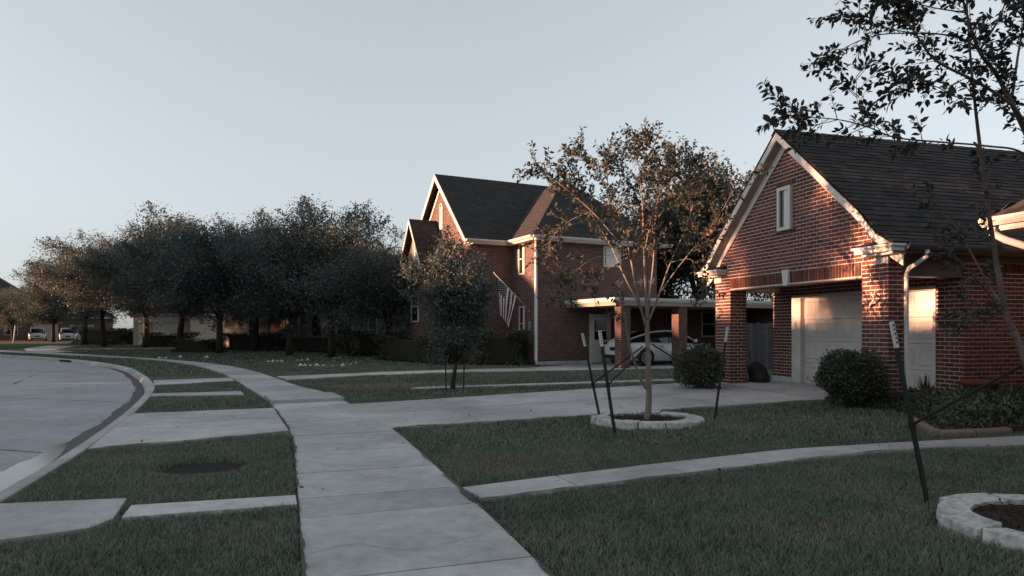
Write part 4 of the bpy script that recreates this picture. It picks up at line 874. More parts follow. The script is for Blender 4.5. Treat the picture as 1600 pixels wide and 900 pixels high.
# ------------------------------------------------------------------ cars
def car(name, label, loc, rz, kind='sedan', group=None):
    t = thing(name, label, 'car', loc, rz, group)
    if kind == 'sedan':   # x, half width low, half width belt, z low, z belt, z top centre
        ST = [(-2.36, .60, .62, .48, .78, .80), (-2.30, .78, .82, .30, .92, 1.02), (-1.9, .86, .91, .24, .96, 1.07), (-1.0, .90, .925, .20, .95, 1.00), (0, .90, .925, .20, .92, .96), (1.0, .90, .92, .20, .90, .95), (1.6, .87, .91, .22, .84, .92), (2.1, .80, .84, .26, .72, .78), (2.36, .58, .60, .36, .56, .58)]
        GR = [(-2.15, .60, 1.00, 1.02), (-1.6, .66, .98, 1.22), (-.9, .68, .96, 1.39), (-.2, .68, .95, 1.44), (.5, .66, .94, 1.38), (1.1, .64, .92, 1.15), (1.55, .60, .90, .92)]
        wb, wr, hw = 1.42, .345, .925
    else:
        ST = [(-2.35, .70, .74, .50, 1.00, 1.04), (-2.28, .84, .90, .32, 1.06, 1.10), (-1.8, .90, .94, .30, 1.06, 1.10), (0, .92, .95, .28, 1.04, 1.08), (1.2, .92, .95, .28, 1.02, 1.10), (1.9, .88, .92, .32, .98, 1.04), (2.25, .80, .84, .38, .84, .88), (2.4, .60, .64, .46, .66, .70)]
        GR = [(-2.26, .74, 1.06, 1.10), (-2.12, .76, 1.08, 1.64), (-1.6, .75, 1.06, 1.74), (-.4, .75, 1.05, 1.76), (.5, .74, 1.05, 1.68), (1.15, .70, 1.06, 1.12)]
        wb, wr, hw = 1.40, .37, .95
    b = MB(); V = []
    for x, wl, w, zl, zb, zt in ST:
        zm = (zl+zb)*.5+.05
        for y, z in ((-wl, zl), (-w, zm), (-w*.985, zb-.04), (-w*.88, zb+.01), (-w*.45, zt), (0, zt+.012), (w*.45, zt), (w*.88, zb+.01), (w*.985, zb-.04), (w, zm), (wl, zl)): V.append((x, y, z))
    m_ = 11; n = len(ST); b.add(V, [(i*m_+j, (i+1)*m_+j, (i+1)*m_+j+1, i*m_+j+1) for i in range(n-1) for j in range(m_-1)]+[((i+1)*m_, i*m_, i*m_+10, (i+1)*m_+10) for i in range(n-1)]+[tuple(range(m_)), tuple(range(n*m_-1, (n-1)*m_-1, -1))])
    body = b.build('body', M['car_white'], t, True)
    b = MB(); V = []; W = .925 if kind == 'sedan' else .94
    for x, w, zb, zt in GR:
        for y, z in ((-W*.9, zb-.03), (-(W*.88*.45+w*.55), zb+(zt-zb)*.6), (-w*.90, zt-.02), (-w*.45, zt+.015), (0, zt+.02), (w*.45, zt+.015), (w*.90, zt-.02), ((W*.88*.45+w*.55), zb+(zt-zb)*.6), (W*.9, zb-.03)): V.append((x, y, z))
    m_ = 9; n = len(GR); b.add(V, [(i*m_+j, (i+1)*m_+j, (i+1)*m_+j+1, i*m_+j+1) for i in range(n-1) for j in range(m_-1)]+[tuple(range(m_)), tuple(range(n*m_-1, (n-1)*m_-1, -1))])
    b.build('window_glass', M['car_glass'], t, True)
    # roof skin and pillars
    def rail(i0, i1, s): return [(GR[i][0], s*(GR[i][1]*.91), GR[i][3]-.012) for i in range(i0, i1)]
    for s in (-1, 1): MB().tube(rail(0, n, s), .035, 6).build('roof_rail', M['car_white'], body, True)
    k0, k1 = (2, 5) if kind == 'sedan' else (1, 5)
    b = MB(); V = []
    for i in range(k0, k1):
        x, w, zb, zt = GR[i]
        for y, z in ((-w*.93, zt-.02), (-w*.45, zt+.03), (0, zt+.036), (w*.45, zt+.03), (w*.93, zt-.02)): V.append((x, y, z))
    b.add(V, [(i*5+j, (i+1)*5+j, (i+1)*5+j+1, i*5+j+1) for i in range(k1-k0-1) for j in range(4)]); b.build('roof_panel', M['car_glass'] if kind == 'sedan' else M['car_white'], body, True)
    for s in (-1, 1):
        for x in ((-.15, .0) if kind == 'sedan' else (-1.25, -.2, .0)):
            zt = np.interp(x, [g[0] for g in GR], [g[3] for g in GR]); w = np.interp(x, [g[0] for g in GR], [g[1] for g in GR])
            MB().tube([(x, s*W*.91, .93 if kind == 'sedan' else 1.04), (x-.05, s*w*.95, zt-.02)], .025, 5).build('door_pillar', M['black'] if kind == 'sedan' else M['car_white'], body)
        for x in (-.75, .35): MB().box((x, s*(hw-.012)-.012, .80), (x+.2, s*(hw-.012)+.012, .825)).build('door_handle', M['black'] if kind == 'sedan' else M['car_white'], body)
        for x in (-1.0, .10, 1.15): MB().box((x-.004, s*(hw-.006)-.006, .35), (x+.004, s*(hw-.006)+.006, .88)).build('door_gap', M['black'], body)
        MB().box((1.0, s*(hw+.08)-.08, .95), (1.12, s*(hw+.08)+.08, 1.08)).build('mirror', M['car_white'], t, bevel=.03)
        MB().box((-2.345, s*.68-.16, .86 if kind == 'sedan' else .92), (-2.2, s*.68+.16, .97 if kind == 'sedan' else 1.10)).build('tail_light', M['red_lens'], t, bevel=.02)
        MB().box((2.1, s*.60-.16, .62), (2.28, s*.60+.16, .72)).build('headlight', M['glass'], t, bevel=.02)
    MB().box((-2.40, -.24, .62), (-2.352, .24, .76)).build('number_plate', M['black'] , t, bevel=.01)
    MB().box((-2.385, -.70, .30), (-2.25, .70, .44)).build('bumper', M['black'], t, bevel=.03)
    for sx in (-wb, wb):
        for s in (-1, 1):
            mt = Matrix.Translation((sx, s*(hw-.095), wr)) @ Matrix.Rotation(-s*math.pi/2, 4, 'X')
            MB().lathe([(0, -.02), (wr*1.16, -.02), (wr*1.16, .098), (0, .0985)], 24, mt).build('wheel_arch', M['black'], t, True)
            w = MB().lathe([(wr*.66, -.1), (wr*.97, -.1), (wr, -.06), (wr, .085), (wr*.97, .11), (wr*.70, .115), (wr*.66, .10)], 28, mt).build('wheel', M['tyre'], t, True)
            b = MB().lathe([(wr*.70, .10), (wr*.70, .122), (wr*.64, .122), (wr*.62, .10)], 28, mt).lathe([(0, .128), (wr*.16, .128), (wr*.18, .10)], 12, mt)
            for k in range(10): b.box((wr*.12, -.014, .10), (wr*.66, .014, .122), mt @ Matrix.Rotation(2*math.pi*k/10+.12, 4, 'Z'))
            b.build('rim', M['alloy'], w)
    return t
cp = h2(1.47+3.55, -1.78)
car('parked_car', 'white sedan parked under the flat carport of the brown brick house', (*cp, .095), R2)
def car2(pxx, Z, yaw, lab, kind): return car('parked_suv', lab, ((pxx-800)/FPX*Z, Z, -0.02), yaw, kind, 'white cars parked on the far driveways')
car2(59, 88, math.radians(124), 'boxy white car parked beside the leaning white post on a far driveway', 'suv')
car2(107.5, 86, math.radians(121), 'white car parked on the far driveway nearer the dark oaks', 'suv')

# ------------------------------------------------------------------ houses farther off
def far_house(name, label, loc, rz, L, D, ez, wm, slope=.7, group=None):
    t = thing(name, label, 'house', loc, rz, group)
    MB().box((0, 0, -.1), (D, L, ez)).build('wall', wm, t, uv=True)
    v, f = hip(0, D, 0, L, ez+.02, slope, .45); q = MB(); q.add(v, f); q.build('roof', M['shingle2'], t, uv=True)
    MB().box((-.47, -.47, ez-.10), (-.44, L+.47, ez+.01)).box((-.44, -.47, ez-.10), (D+.44, -.44, ez+.01)).build('fascia', M['white'], t)
    return t
# stone-fronted house behind the oaks
HCp = (-5.0, 42.3, 0.05); HC = far_house('stone_house', 'pale limestone house with arched window and sunlit gable behind the oaks', HCp, math.radians(58), 21, 10, 3.3, M['stone'])
b = MB(); g0, g1, gx, ge = 1.6, 5.4, -1.4, 3.1; gm = (g0+g1)/2
b.box((gx, g0, -.1), (.001, g1, ge)); b.add([(gx, g0, ge), (gx, g1, ge), (gx, gm, ge+2.0), (1, g0, ge), (1, g1, ge), (1, gm, ge+2.0)], [(0, 2, 1), (0, 3, 5, 2), (1, 2, 5, 4)]); b.build('gable_bay', M['stone'], HC, uv=True)
q = MB(); q.add([(gx-.3, g0-.3, ge-.3), (2, g0-.3, ge-.3), (2, gm, ge+2.15), (gx-.3, gm, ge+2.15), (gx-.3, g1+.3, ge-.3), (2, g1+.3, ge-.3)], [(0, 1, 2, 3), (3, 2, 5, 4)]); q.build('gable_roof', M['shingle2'], HC, uv=True)
rake(HC, gx-.32, g0-.3, gm, ge-.3, ge+2.14, .2); rake(HC, gx-.32, g1+.3, gm, ge-.3, ge+2.14, .2)
window(HC, (gx, gm+.25, 1.5), (0, -1, 0), NX, .75, 1.6); window(HC, (0, 10.5, 1.5), (0, -1, 0), NX, 1.0, 2.2, arch=True, frame=M['stone'], mull=False)
for y in (6.1, 9.4, 15.2): pipe(HC, [(-.45, y, 3.2), (-.1, y, 2.9), (-.08, y, .1)], .075)
b = MB().box((-.9, 11.3, -.1), (-.7, 14.6, 2.75)); b.build('entry_porch', M['darkbrick'], HC, uv=True)
MB().box((-1.2, 11.1, 2.75), (.0, 14.8, 2.95)).build('porch_fascia', M['white'], HC)
ed = MB().box((-.96, 12.3, 0), (-.902, 13.3, 2.2)).build('front_door', M['black'], HC); MB().box((-.99, 12.4, 1.0), (-.962, 12.5, 1.1)).build('handle', M['alloy'], ed)
window(HC, (0, 7.7, 1.6), (0, -1, 0), NX, 1.5, 1.5); window(HC, (0, 17.4, 1.6), (0, -1, 0), NX, 1.4, 1.5)
# tan garage house
HDp = (-29.2, 61.0, .02); HD = far_house('tan_house', 'tan garage house with pale roof edge behind clipped hedges and oaks', HDp, math.radians(76), 6.2, 9, 2.95, M['tan'])
gd = bpy.data.objects.new('garage_door', None); link(gd, HD)
for r in range(4): MB().box((-.05, 1.2, r*.53+.01), (-.002, 5.6, (r+1)*.53-.006)).build('door_section', M['door'], gd)
MB().box((-.08, .6, 2.2), (-.002, 5.9, 2.84)).build('frieze', M['blind'], HD)
# houses behind the parked cars
HE = far_house('far_garage_house', 'dark brick garage house behind the boxy white car at the street end', (-67.0+9, 95, 0), math.radians(112), 13, 9, 3.2, M['darkbrick'], .95)
for y0 in (1.0, 5.2): MB().box((-.05, y0, 0), (-.002, y0+2.9, 2.2)).build('garage_door', M['tan'], HE)
window(HE, (0, 10.6, 1.5), (0, -1, 0), NX, 1.5, 1.4)
HF = far_house('roof_peak_house', 'house whose dark roof peak shows left of the farthest oak', (-72, 101, 0), math.radians(112), 16, 12, 4.6, M['darkbrick'], .8)
rake(HF, -.7, 3.0, 6.0, 4.2, 6.6, .3); rake(HF, -.7, 9.0, 6.0, 4.2, 6.6, .3)
window(HF, (0, 6, 2.0), (0, -1, 0), NX, 1.6, 1.6)
sp = thing('sign_post', 'thin leaning white post on the far lawn left of the parked cars', 'post', ((20.5-800)/FPX*74, 74, -0.05))
MB().tube([(0, 0, 0), (.24, 0, 2.0)], .055, 8).build('pole', M['white'], sp, True); MB().lathe([(0, 0), (.06, .005), (.06, .03), (0, .04)], 8, Matrix.Translation((.24, 0, 1.99))).build('cap', M['white'], sp)

# houses across the street (outside the picture): they and their trees keep the low sun off the lawns
ACROSS = []
for i, (x, y, L, ez, s, lab) in enumerate([(-34, -32, 19, 3.0, .62, 'low brick house across the street behind the camera'), (-38, -10, 25, 3.0, .71, 'long low brick house across the street facing the garage'),
                                   (-40, 16, 17, 5.4, .70, 'two storey brick house across the street facing the flag'), (-58, 24, 19, 3.6, .6, 'brick house across the street inside the bend'), (-86, 40, 22, 5.4, .8, 'two storey brick house where the far street turns away')]):
    h = far_house('opposite_house', lab, (x, y, -.1), math.pi+math.radians(10), L, 10, ez, M['darkbrick'], s, 'houses across the street')
    h.location = (x, y+L, -.2)
    MB().box((-.05, 6.2, 0), (-.002, 7.2, 2.1)).build('front_door', M['black'], h); window(h, (0, 3.2, 1.5), (0, -1, 0), NX, 1.6, 1.4); window(h, (0, 10.5, 1.5), (0, -1, 0), NX, 1.6, 1.4)

# ------------------------------------------------------------------ leaves and trees
def leaf_faces(P, size, seed, up=0.35, ovate=False, dirs=None, aspect=0.5):
    """small folded leaves at points P: returns verts, triangles, random numbers"""
    r = np.random.default_rng(seed); n = len(P); size = np.broadcast_to(size, n)
    d = r.normal(size=(n, 3)) if dirs is None else dirs+r.normal(0, .45, (n, 3)); d[:, 2] -= .15; d /= np.linalg.norm(d, axis=1)[:, None]
    nn = r.normal(size=(n, 3)); nn[:, 2] = np.abs(nn[:, 2])+up; s = np.cross(d, nn); s /= np.linalg.norm(s, axis=1)[:, None]+1e-9; nn = np.cross(s, d)
    L = size[:, None]; w = L*aspect*r.uniform(.8, 1.2, n)[:, None]; i = np.arange(n)
    if not ovate:
        V = np.concatenate([P, P+d*L*.5+s*w*.5+nn*L*.08, P+d*L, P+d*L*.5-s*w*.5+nn*L*.08]); T = np.concatenate([np.stack([i, i+n, i+2*n], 1), np.stack([i, i+2*n, i+3*n], 1)]); k = 2
    else:
        V = np.concatenate([P, P+d*L*.28+s*w*.42+nn*L*.07, P+d*L*.62+s*w*.40+nn*L*.06, P+d*L-nn*L*.06, P+d*L*.62-s*w*.40+nn*L*.06, P+d*L*.28-s*w*.42+nn*L*.07])
        T = np.concatenate([np.stack([i, i+n, i+2*n], 1), np.stack([i, i+2*n, i+3*n], 1), np.stack([i, i+3*n, i+4*n], 1), np.stack([i, i+4*n, i+5*n], 1)]); k = 4
    return V, T, r.random(n), k
def leaf_obj(name, parts, m, parent):
    V, T, R_, off = [], [], [], 0
    for v, t, r, k in parts: V.append(v); T.append(t+off); R_.append(np.tile(r, k)); off += len(v)
    return np_mesh(name, np.concatenate(V), np.concatenate(T), m, parent, np.concatenate(R_), k=3)
def make_tree(seed, H, th, rx, rz, n_cl, n_lf, ls, cl_r, tr, lm='oak', bm='bark', up=0.35, limbs=8, lump=.25, ragged=1.0):
    """returns (trunk MB, crown leaf list): a crown of leaf clumps carried by limbs"""
    r = np.random.default_rng(seed); c = np.array([0, 0, th+(H-th)*.52]); C = []
    ph = r.uniform(0, 6, 6)
    while len(C) < n_cl:
        d = r.normal(size=3); d /= np.linalg.norm(d); az = math.atan2(d[1], d[0])
        f = 1+lump*(math.sin(2*az+ph[0])*.5+math.sin(3*az+ph[1]+d[2]*3)*.6+math.sin(5*d[2]+ph[2])*.4)
        q = r.random()**.42*f*np.array([rx, rx, (H-th)*.5]); p = c+d*q
        if p[2] > th*.8: C.append(p)
    C = np.array(C)
    b = MB(); lean = r.normal(0, .12, 2); fork = np.array([lean[0], lean[1], th*.95])
    b.tube([(0, 0, -.1), (lean[0]*.2, lean[1]*.2, th*.35), tuple(fork), (lean[0]*1.6, lean[1]*1.6, H*.72)], [tr*1.25, tr, tr*.8, tr*.12], 8)
    ends = C[r.permutation(n_cl)[:limbs]]; pts = [fork]
    for e in ends:
        m1 = fork*.6+e*.4+np.array([0, 0, .12*np.linalg.norm(e-fork)])*(1 if e[2] > fork[2] else 0)+r.normal(0, .12, 3); b.tube([fork*.98, m1, e*.9+fork*.1], [tr*.5, tr*.32, tr*.08], 6)
        pts += [fork*.7+m1*.3, m1, m1*.5+e*.5, e]
    pts = np.array(pts)
    for p in C:
        q = pts[np.argmin(((pts-p)**2).sum(1))]; b.tube([q, (q+p)/2+r.normal(0, .06, 3), p], [tr*.10, tr*.07, tr*.03], 4, False)
    cl = np.repeat(C, n_lf, 0); g = r.normal(size=(len(cl), 3))*cl_r*np.array([1, 1, .72])*ragged; P = cl+g
    P = P[P[:, 2] > th*.62]
    # ragged sprays poking out of the outline
    out = C[np.argsort(-np.linalg.norm((C-c)/np.array([rx, rx, (H-th)*.5]), axis=1))[:n_cl//3]]; S = []
    for p in out:
        d = (p-c)/np.linalg.norm(p-c)+np.array([0, 0, .35]); d /= np.linalg.norm(d)
        L = cl_r*r.uniform(1.2, 2.6); S.append(p+d*(r.random(n_lf//4)*L)[:, None]+r.normal(0, cl_r*.16, (n_lf//4, 3)))
    P = np.concatenate([P]+S); sz = ls*r.uniform(.7, 1.35, len(P))
    return b, [leaf_faces(P, sz, seed+1, up)], lm, bm
def plant_tree(name, label, spec, loc, group=None, rz=0, proto={}):
    key, kw, sc = spec
    t = thing(name, label, 'tree', loc, rz, group); t.scale = (sc, sc, sc) if not hasattr(sc, '__len__') else sc
    if key not in proto:
        b, L, lm, bm = make_tree(**kw); tr = b.build('trunk', M[bm], t, True); cr = leaf_obj('crown', L, M[lm], t); proto[key] = (tr, cr)
    else:
        for o in proto[key]: c = o.copy(); link(c, t)
    return t
OAK = [dict(seed=11, H=8.4, th=2.35, rx=3.1, rz=3, n_cl=150, n_lf=330, ls=.135, cl_r=.44, tr=.19), dict(seed=23, H=8.8, th=2.4, rx=3.3, rz=3, n_cl=160, n_lf=330, ls=.135, cl_r=.46, tr=.2), dict(seed=37, H=8.6, th=2.4, rx=3.2, rz=3, n_cl=150, n_lf=330, ls=.135, cl_r=.44, tr=.18, lump=.4)]
def oak(pxx, Z, H, k, lab, rz=0, wide=1.0):
    s = H/OAK[k]['H']/1.13; wide *= 1.08; x = (pxx-800)/FPX*Z
    return plant_tree('oak_tree', lab, ('oak%d' % k, OAK[k], (s*wide, s*wide, s)), (x, Z, hz(x, Z)-.05), 'row of dark oaks beyond the bend', rz)
oak(518, 35.6, 8.6, 0, 'dark oak in the white stone ring in front of the limestone house')
oak(603, 33.4, 6.5, 2, 'dark oak closest to the two storey brick house, over a clipped hedge', 2.0, 1.2)
oak(452, 38.5, 8.7, 1, 'dark oak second from the white stone ring, before the arched window', 1.0)
oak(343, 42, 9.3, 2, 'broad dark oak with low hedge at its foot left of the limestone house', 4.0, 1.1)
oak(398, 47, 9.6, 0, 'dark oak behind the broad one, its crown filling the gap in the row', 2.5)
oak(280, 48, 10.2, 0, 'tall oak with sunlit brown leaves right of the tan garage', 1.2)
oak(228, 54, 10.4, 1, 'oak with sunlit crown in front of the tan garage', 3.0, 1.05)
oak(163, 57, 10.7, 2, 'dark oak between the tan garage and the parked cars', 5.1)
oak(132, 66, 11.0, 1, 'tall oak just right of the parked white cars', 0.4)
oak(83, 79, 9.0, 0, 'small wind-swept oak above the parked white cars', 3.5, 1.15)
oak(20, 84, 7.6, 2, 'farthest oak at the edge of the picture beside the roof peak', 0.5, 1.1)
oak(48, 97, 8.6, 1, 'oak standing behind the parked white cars', 2.6, 1.2)
oak(645, 47, 8.6, 1, 'oak rising behind the small entry gable of the brick house', 5.0)
# unseen trees across the street, placed and sized to block or dapple the sun
for i, (x, y, h, k) in enumerate([(-20, 8.9, 8.4, 2), (-24, -1.5, 8.6, 1), (-29, 16.0, 6.2, 2), (-32, 22, 7.0, 1), (-41, 30.5, 12.0, 0), (-24, -8, 6.8, 2), (-50, 36, 12.0, 2), (-60, 42, 12.2, 0), (-75, 89, 9.5, 1), (-80, 84, 10, 2), (-45, 36, 12.0, 1)]):
    s = h/OAK[k]['H']
    plant_tree('shade_oak', ['oak across the street facing the garage gable', 'oak across the street before the low house', 'oak across the street left of the low house', 'oak across the street before the two storey house', 'oak across the street where the bend begins', 'oak across the street behind the camera', 'oak across the street inside the bend', 'oak across the street at the far end of the bend', 'oak beyond the parked cars outside the picture', 'oak beside the far driveway outside the picture', 'tall oak across the street between the bend oaks'][i], ('oak%d' % k, OAK[k], ((.56, .56, 1.2) if i == 0 else (.8, .8, s) if i == 1 else s)), (x, y, -.25), 'oaks across the street', i*1.3)
for i, (x, y, h, k, lab) in enumerate([(-92, 96, 10, 0, 'outlying oak past the far houses, first of the distant group'), (-104, 84, 11, 1, 'outlying oak beyond the road end'), (-118, 104, 12, 2, 'outlying oak deepest in the distant group'), (-84, 118, 11, 1, 'outlying oak behind the roof peak house'), (-36, 92, 11, 0, 'oak rising behind the tan garage house'), (-20, 84, 10.5, 2, 'oak rising behind the limestone house'), (-50, 104, 11.5, 1, 'oak far behind the parked cars')]):
    s = h/OAK[k]['H']/1.13; plant_tree('distant_oak', lab, ('oak%d' % k, OAK[k], (s*1.3, s*1.3, s*.85)), (x, y, -.2), 'oaks in the far distance', i*.9)
# backyard trees behind the middle of the picture
BK = dict(seed=51, H=9.6, th=2.4, rx=3.3, rz=3, n_cl=170, n_lf=150, ls=.19, cl_r=.46, tr=.16, lm='myrtle', bm='bark', lump=.35)
plant_tree('backyard_tree', 'broad bronze-tinted tree rising behind the carport and the garage gable', ('back', BK, (1.15, 1.15, 1.2)), (10.2, 36.8, .1), 'trees between the two houses', 0)
plant_tree('backyard_tree', 'dark tree behind the carport beside the two storey brick wall', ('back', BK, (.95, .95, 1.0)), (8.4, 38.5, .1), 'trees between the two houses', 2.3)
plant_tree('backyard_tree', 'tree over the board fence beyond the garage passage', ('back', BK, (.8, .8, .85)), (12.6, 31.0, .1), 'trees between the two houses', 4.0)
# young dense tree before the brick house
YT = dict(seed=64, H=3.8, th=.75, rx=.92, rz=2, n_cl=110, n_lf=210, ls=.085, cl_r=.19, tr=.065, lump=.42)
yp = gp(707, 608)
plant_tree('young_tree', 'young dark-leaved tree staked on the lawn in front of the flag house', ('young', YT, (.9, .9, 1.0)), (*yp, hz(*yp)-.04))
for dx, dy, lab in ((-.17, .1, 'thin dark stake left of the young tree'), (.27, .1, 'thin dark stake right of the young tree')):
    s = thing('tree_stake', lab, 'stake', (yp[0]+dx, yp[1]+dy, hz(*yp)-.04), 0, 'stakes at the young tree')
    MB().tube([(0, 0, -.05), (.02*np.sign(dx), 0, .72)], .018, 6).build('post', M['stake'], s); MB().lathe([(0, 0), (.022, .003), (.022, .03), (0, .035)], 6, Matrix.Translation((.02*np.sign(dx), 0, .72))).build('cap', M['stake'], s)

# crape myrtles: limbs drawn one by one, twigs and leaves grown on them
def catmull(P, n=6):
    P = [Vector(p) for p in P]; Q = [2*P[0]-P[1]]+P+[2*P[-1]-P[-2]]; out = []
    for i in range(1, len(Q)-2):
        for k in range(n):
            t = k/n; a, b, c, d = Q[i-1:i+3]; out.append(.5*((2*b)+(c-a)*t+(2*a-5*b+4*c-d)*t*t+(3*b-a-3*c+d)*t**3))
    return out+[P[-1]]
def myrtle(t, origin, limbs, trunk_m, leaf, n_twig, seed, tw_len, lf_per, start=.35, ovate=True, up_bias=.25, droop=0.0, cluster=2, twig_r=.0035, lm='myrtle', thin=1.0):
    """limbs: list of (points in world, r0, r1, leafiness)"""
    r = np.random.default_rng(seed); o = Vector(origin); P, D = [], []; b = MB(); tw = MB(); tips = []
    for pts, r0, r1, lf in limbs:
        C = [p-o for p in catmull(pts)]; n = len(C); b.tube(C, list(np.linspace(r0, r1, n)*thin), 7)
        if lf <= 0: continue
        L = sum((C[i+1]-C[i]).length for i in range(n-1))
        for _ in range(max(1, int(n_twig*L*lf))):
            q = start+(1-start)*r.random()**.8; k = min(int(q*(n-1)), n-2); p = C[k].lerp(C[k+1], r.random()); d = (C[k+1]-C[k]).normalized()
            sd = Vector(r.normal(size=3)); sd = (sd-d*sd.dot(d)).normalized(); v = (d*.75+sd*.9+Vector((0, 0, up_bias))).normalized(); ln = tw_len*r.uniform(.5, 1.25)
            bend = Vector((r.normal(0, .15), r.normal(0, .15), -droop-r.random()*.12)); A = [p, p+v*ln*.5+bend*ln*.15, p+v*ln+bend*ln*.55]
            tw.tube(A, [twig_r*1.6, twig_r, twig_r*.5], 4, False)
            m = int(lf_per*ln/tw_len)
            for j in range(m):
                s_ = .22+.78*(j+.5)/m; a = A[0].lerp(A[1], s_*2) if s_ < .5 else A[1].lerp(A[2], s_*2-1); dd = (A[2]-A[0]).normalized()
                for c in range(cluster):
                    z = Vector(r.normal(size=3)); z = (z-dd*z.dot(dd)).normalized(); P.append(tuple(a+z*.01)); D.append(tuple(dd*.55+z*.8))
            tips.append(A[2])
    b.build('trunk', M[trunk_m], t, True)
    if tw.v: o2 = tw.build('twigs', M['dark_bark'], t); o2['kind'] = 'stuff'
    P, D = np.array(P), np.array(D); sz = leaf*r.uniform(.65, 1.25, len(P))
    leaf_obj('crown', [leaf_faces(P, sz, seed, .25, ovate, D, .52)], M[lm], t)
    return tips
cx, cyy = RING[0]; cz = hz(cx, cyy)
mt_ = thing('myrtle_tree', 'multi-stemmed pale-barked tree in the complete ring of cut stones', 'tree', (cx, cyy, cz-.03))
ZT = cyy
def q(x, y, dz=0): return px(x, y, ZT+dz)
base = Vector((cx, cyy, cz-.05))
T0 = q(1013, 560); T1 = q(1011, 500)
limbs = [([base, q(1014, 620), T0, T1], .085, .058, 0), ([q(1009, 607), q(1000, 590, -.05), q(985, 545, -.15), q(977, 500, -.3), q(968, 455, -.5)], .035, .018, .25),
 ([T1, q(1009, 450), q(1006, 380), q(1004, 320), q(998, 260, .2), q(990, 232, .3)], .040, .007, 1.0),
 ([T1, q(1016, 455, .1), q(1022, 400, .2), q(1025, 330, .3), q(1040, 270, .5), q(1052, 246, .6)], .038, .007, 1.0),
 ([q(1010, 512), q(996, 460, -.2), q(985, 400, -.4), q(972, 350, -.6), q(955, 300, -.8), q(940, 258, -1.0)], .036, .006, 1.0),
 ([q(985, 405, -.4), q(960, 370, -.6), q(925, 330, -.7), q(890, 300, -.7), q(860, 275, -.7), q(836, 262, -.7)], .020, .005, .9),
 ([q(1000, 480, -.1), q(975, 430, .3), q(955, 385, .6), q(930, 345, .8), q(905, 300, .9), q(880, 262, 1.0)], .026, .005, .9),
 ([q(1012, 505), q(1030, 460, .1), q(1048, 410, .2), q(1070, 360, .3), q(1090, 300, .4), q(1105, 264, .5)], .032, .006, 1.0),
 ([q(1030, 460, .1), q(1058, 420, -.3), q(1090, 380, -.5), q(1125, 335, -.6), q(1160, 270, -.6)], .020, .005, .9),
 ([q(1006, 400), q(1018, 340, -.4), q(1030, 280, -.7), q(1020, 240, -.8), q(1012, 216, -.8)], .018, .004, 1.0),
 ([q(1022, 400, .2), q(1015, 330, .8), q(975, 275, 1.0), q(960, 246, 1.1)], .018, .004, 1.0),
 ([q(972, 350, -.6), q(930, 345, -.9), q(890, 352, -1.0), q(868, 365, -1.0), q(853, 392, -1.0)], .013, .004, .5),
 ([q(1070, 360, .3), q(1080, 320, .9), q(1065, 275, 1.1), q(1080, 244, 1.2)], .014, .004, 1.0),
 ([q(955, 300, -.8), q(925, 262, -.7), q(900, 240, -.7)], .010, .004, 1.0),
 ([q(925, 330, -.7), q(890, 345, -.5), q(862, 372, -.4), q(850, 410, -.4)], .009, .003, .9), ([q(972, 395, -.5), q(925, 405, -.6), q(895, 430, -.6), q(880, 462, -.6)], .009, .003, .9),
 ([q(1048, 410, .2), q(1078, 405, 0), q(1100, 425, 0), q(1112, 450, 0)], .008, .003, .9), ([q(985, 400, -.4), q(950, 420, .3), q(925, 450, .5)], .008, .003, .8)]
tips = myrtle(mt_, (cx, cyy, cz-.03), limbs, 'pale_bark', .075, 18, 5, .40, 8, .34, thin=.66)
rb = np.random.default_rng(5); bl = []
for X in (q(1001, 441, -.3), q(1018, 440, -.3), q(968, 443, -.5), q(1069, 470, .2)):
    bl.append(leaf_faces(np.array([tuple(X-Vector((cx, cyy, cz-.03)))])+rb.normal(0, .028, (70, 3)), .017, int(rb.integers(999)), .3, False, None, .9))
leaf_obj('blossom', bl, M['blossom'], mt_)

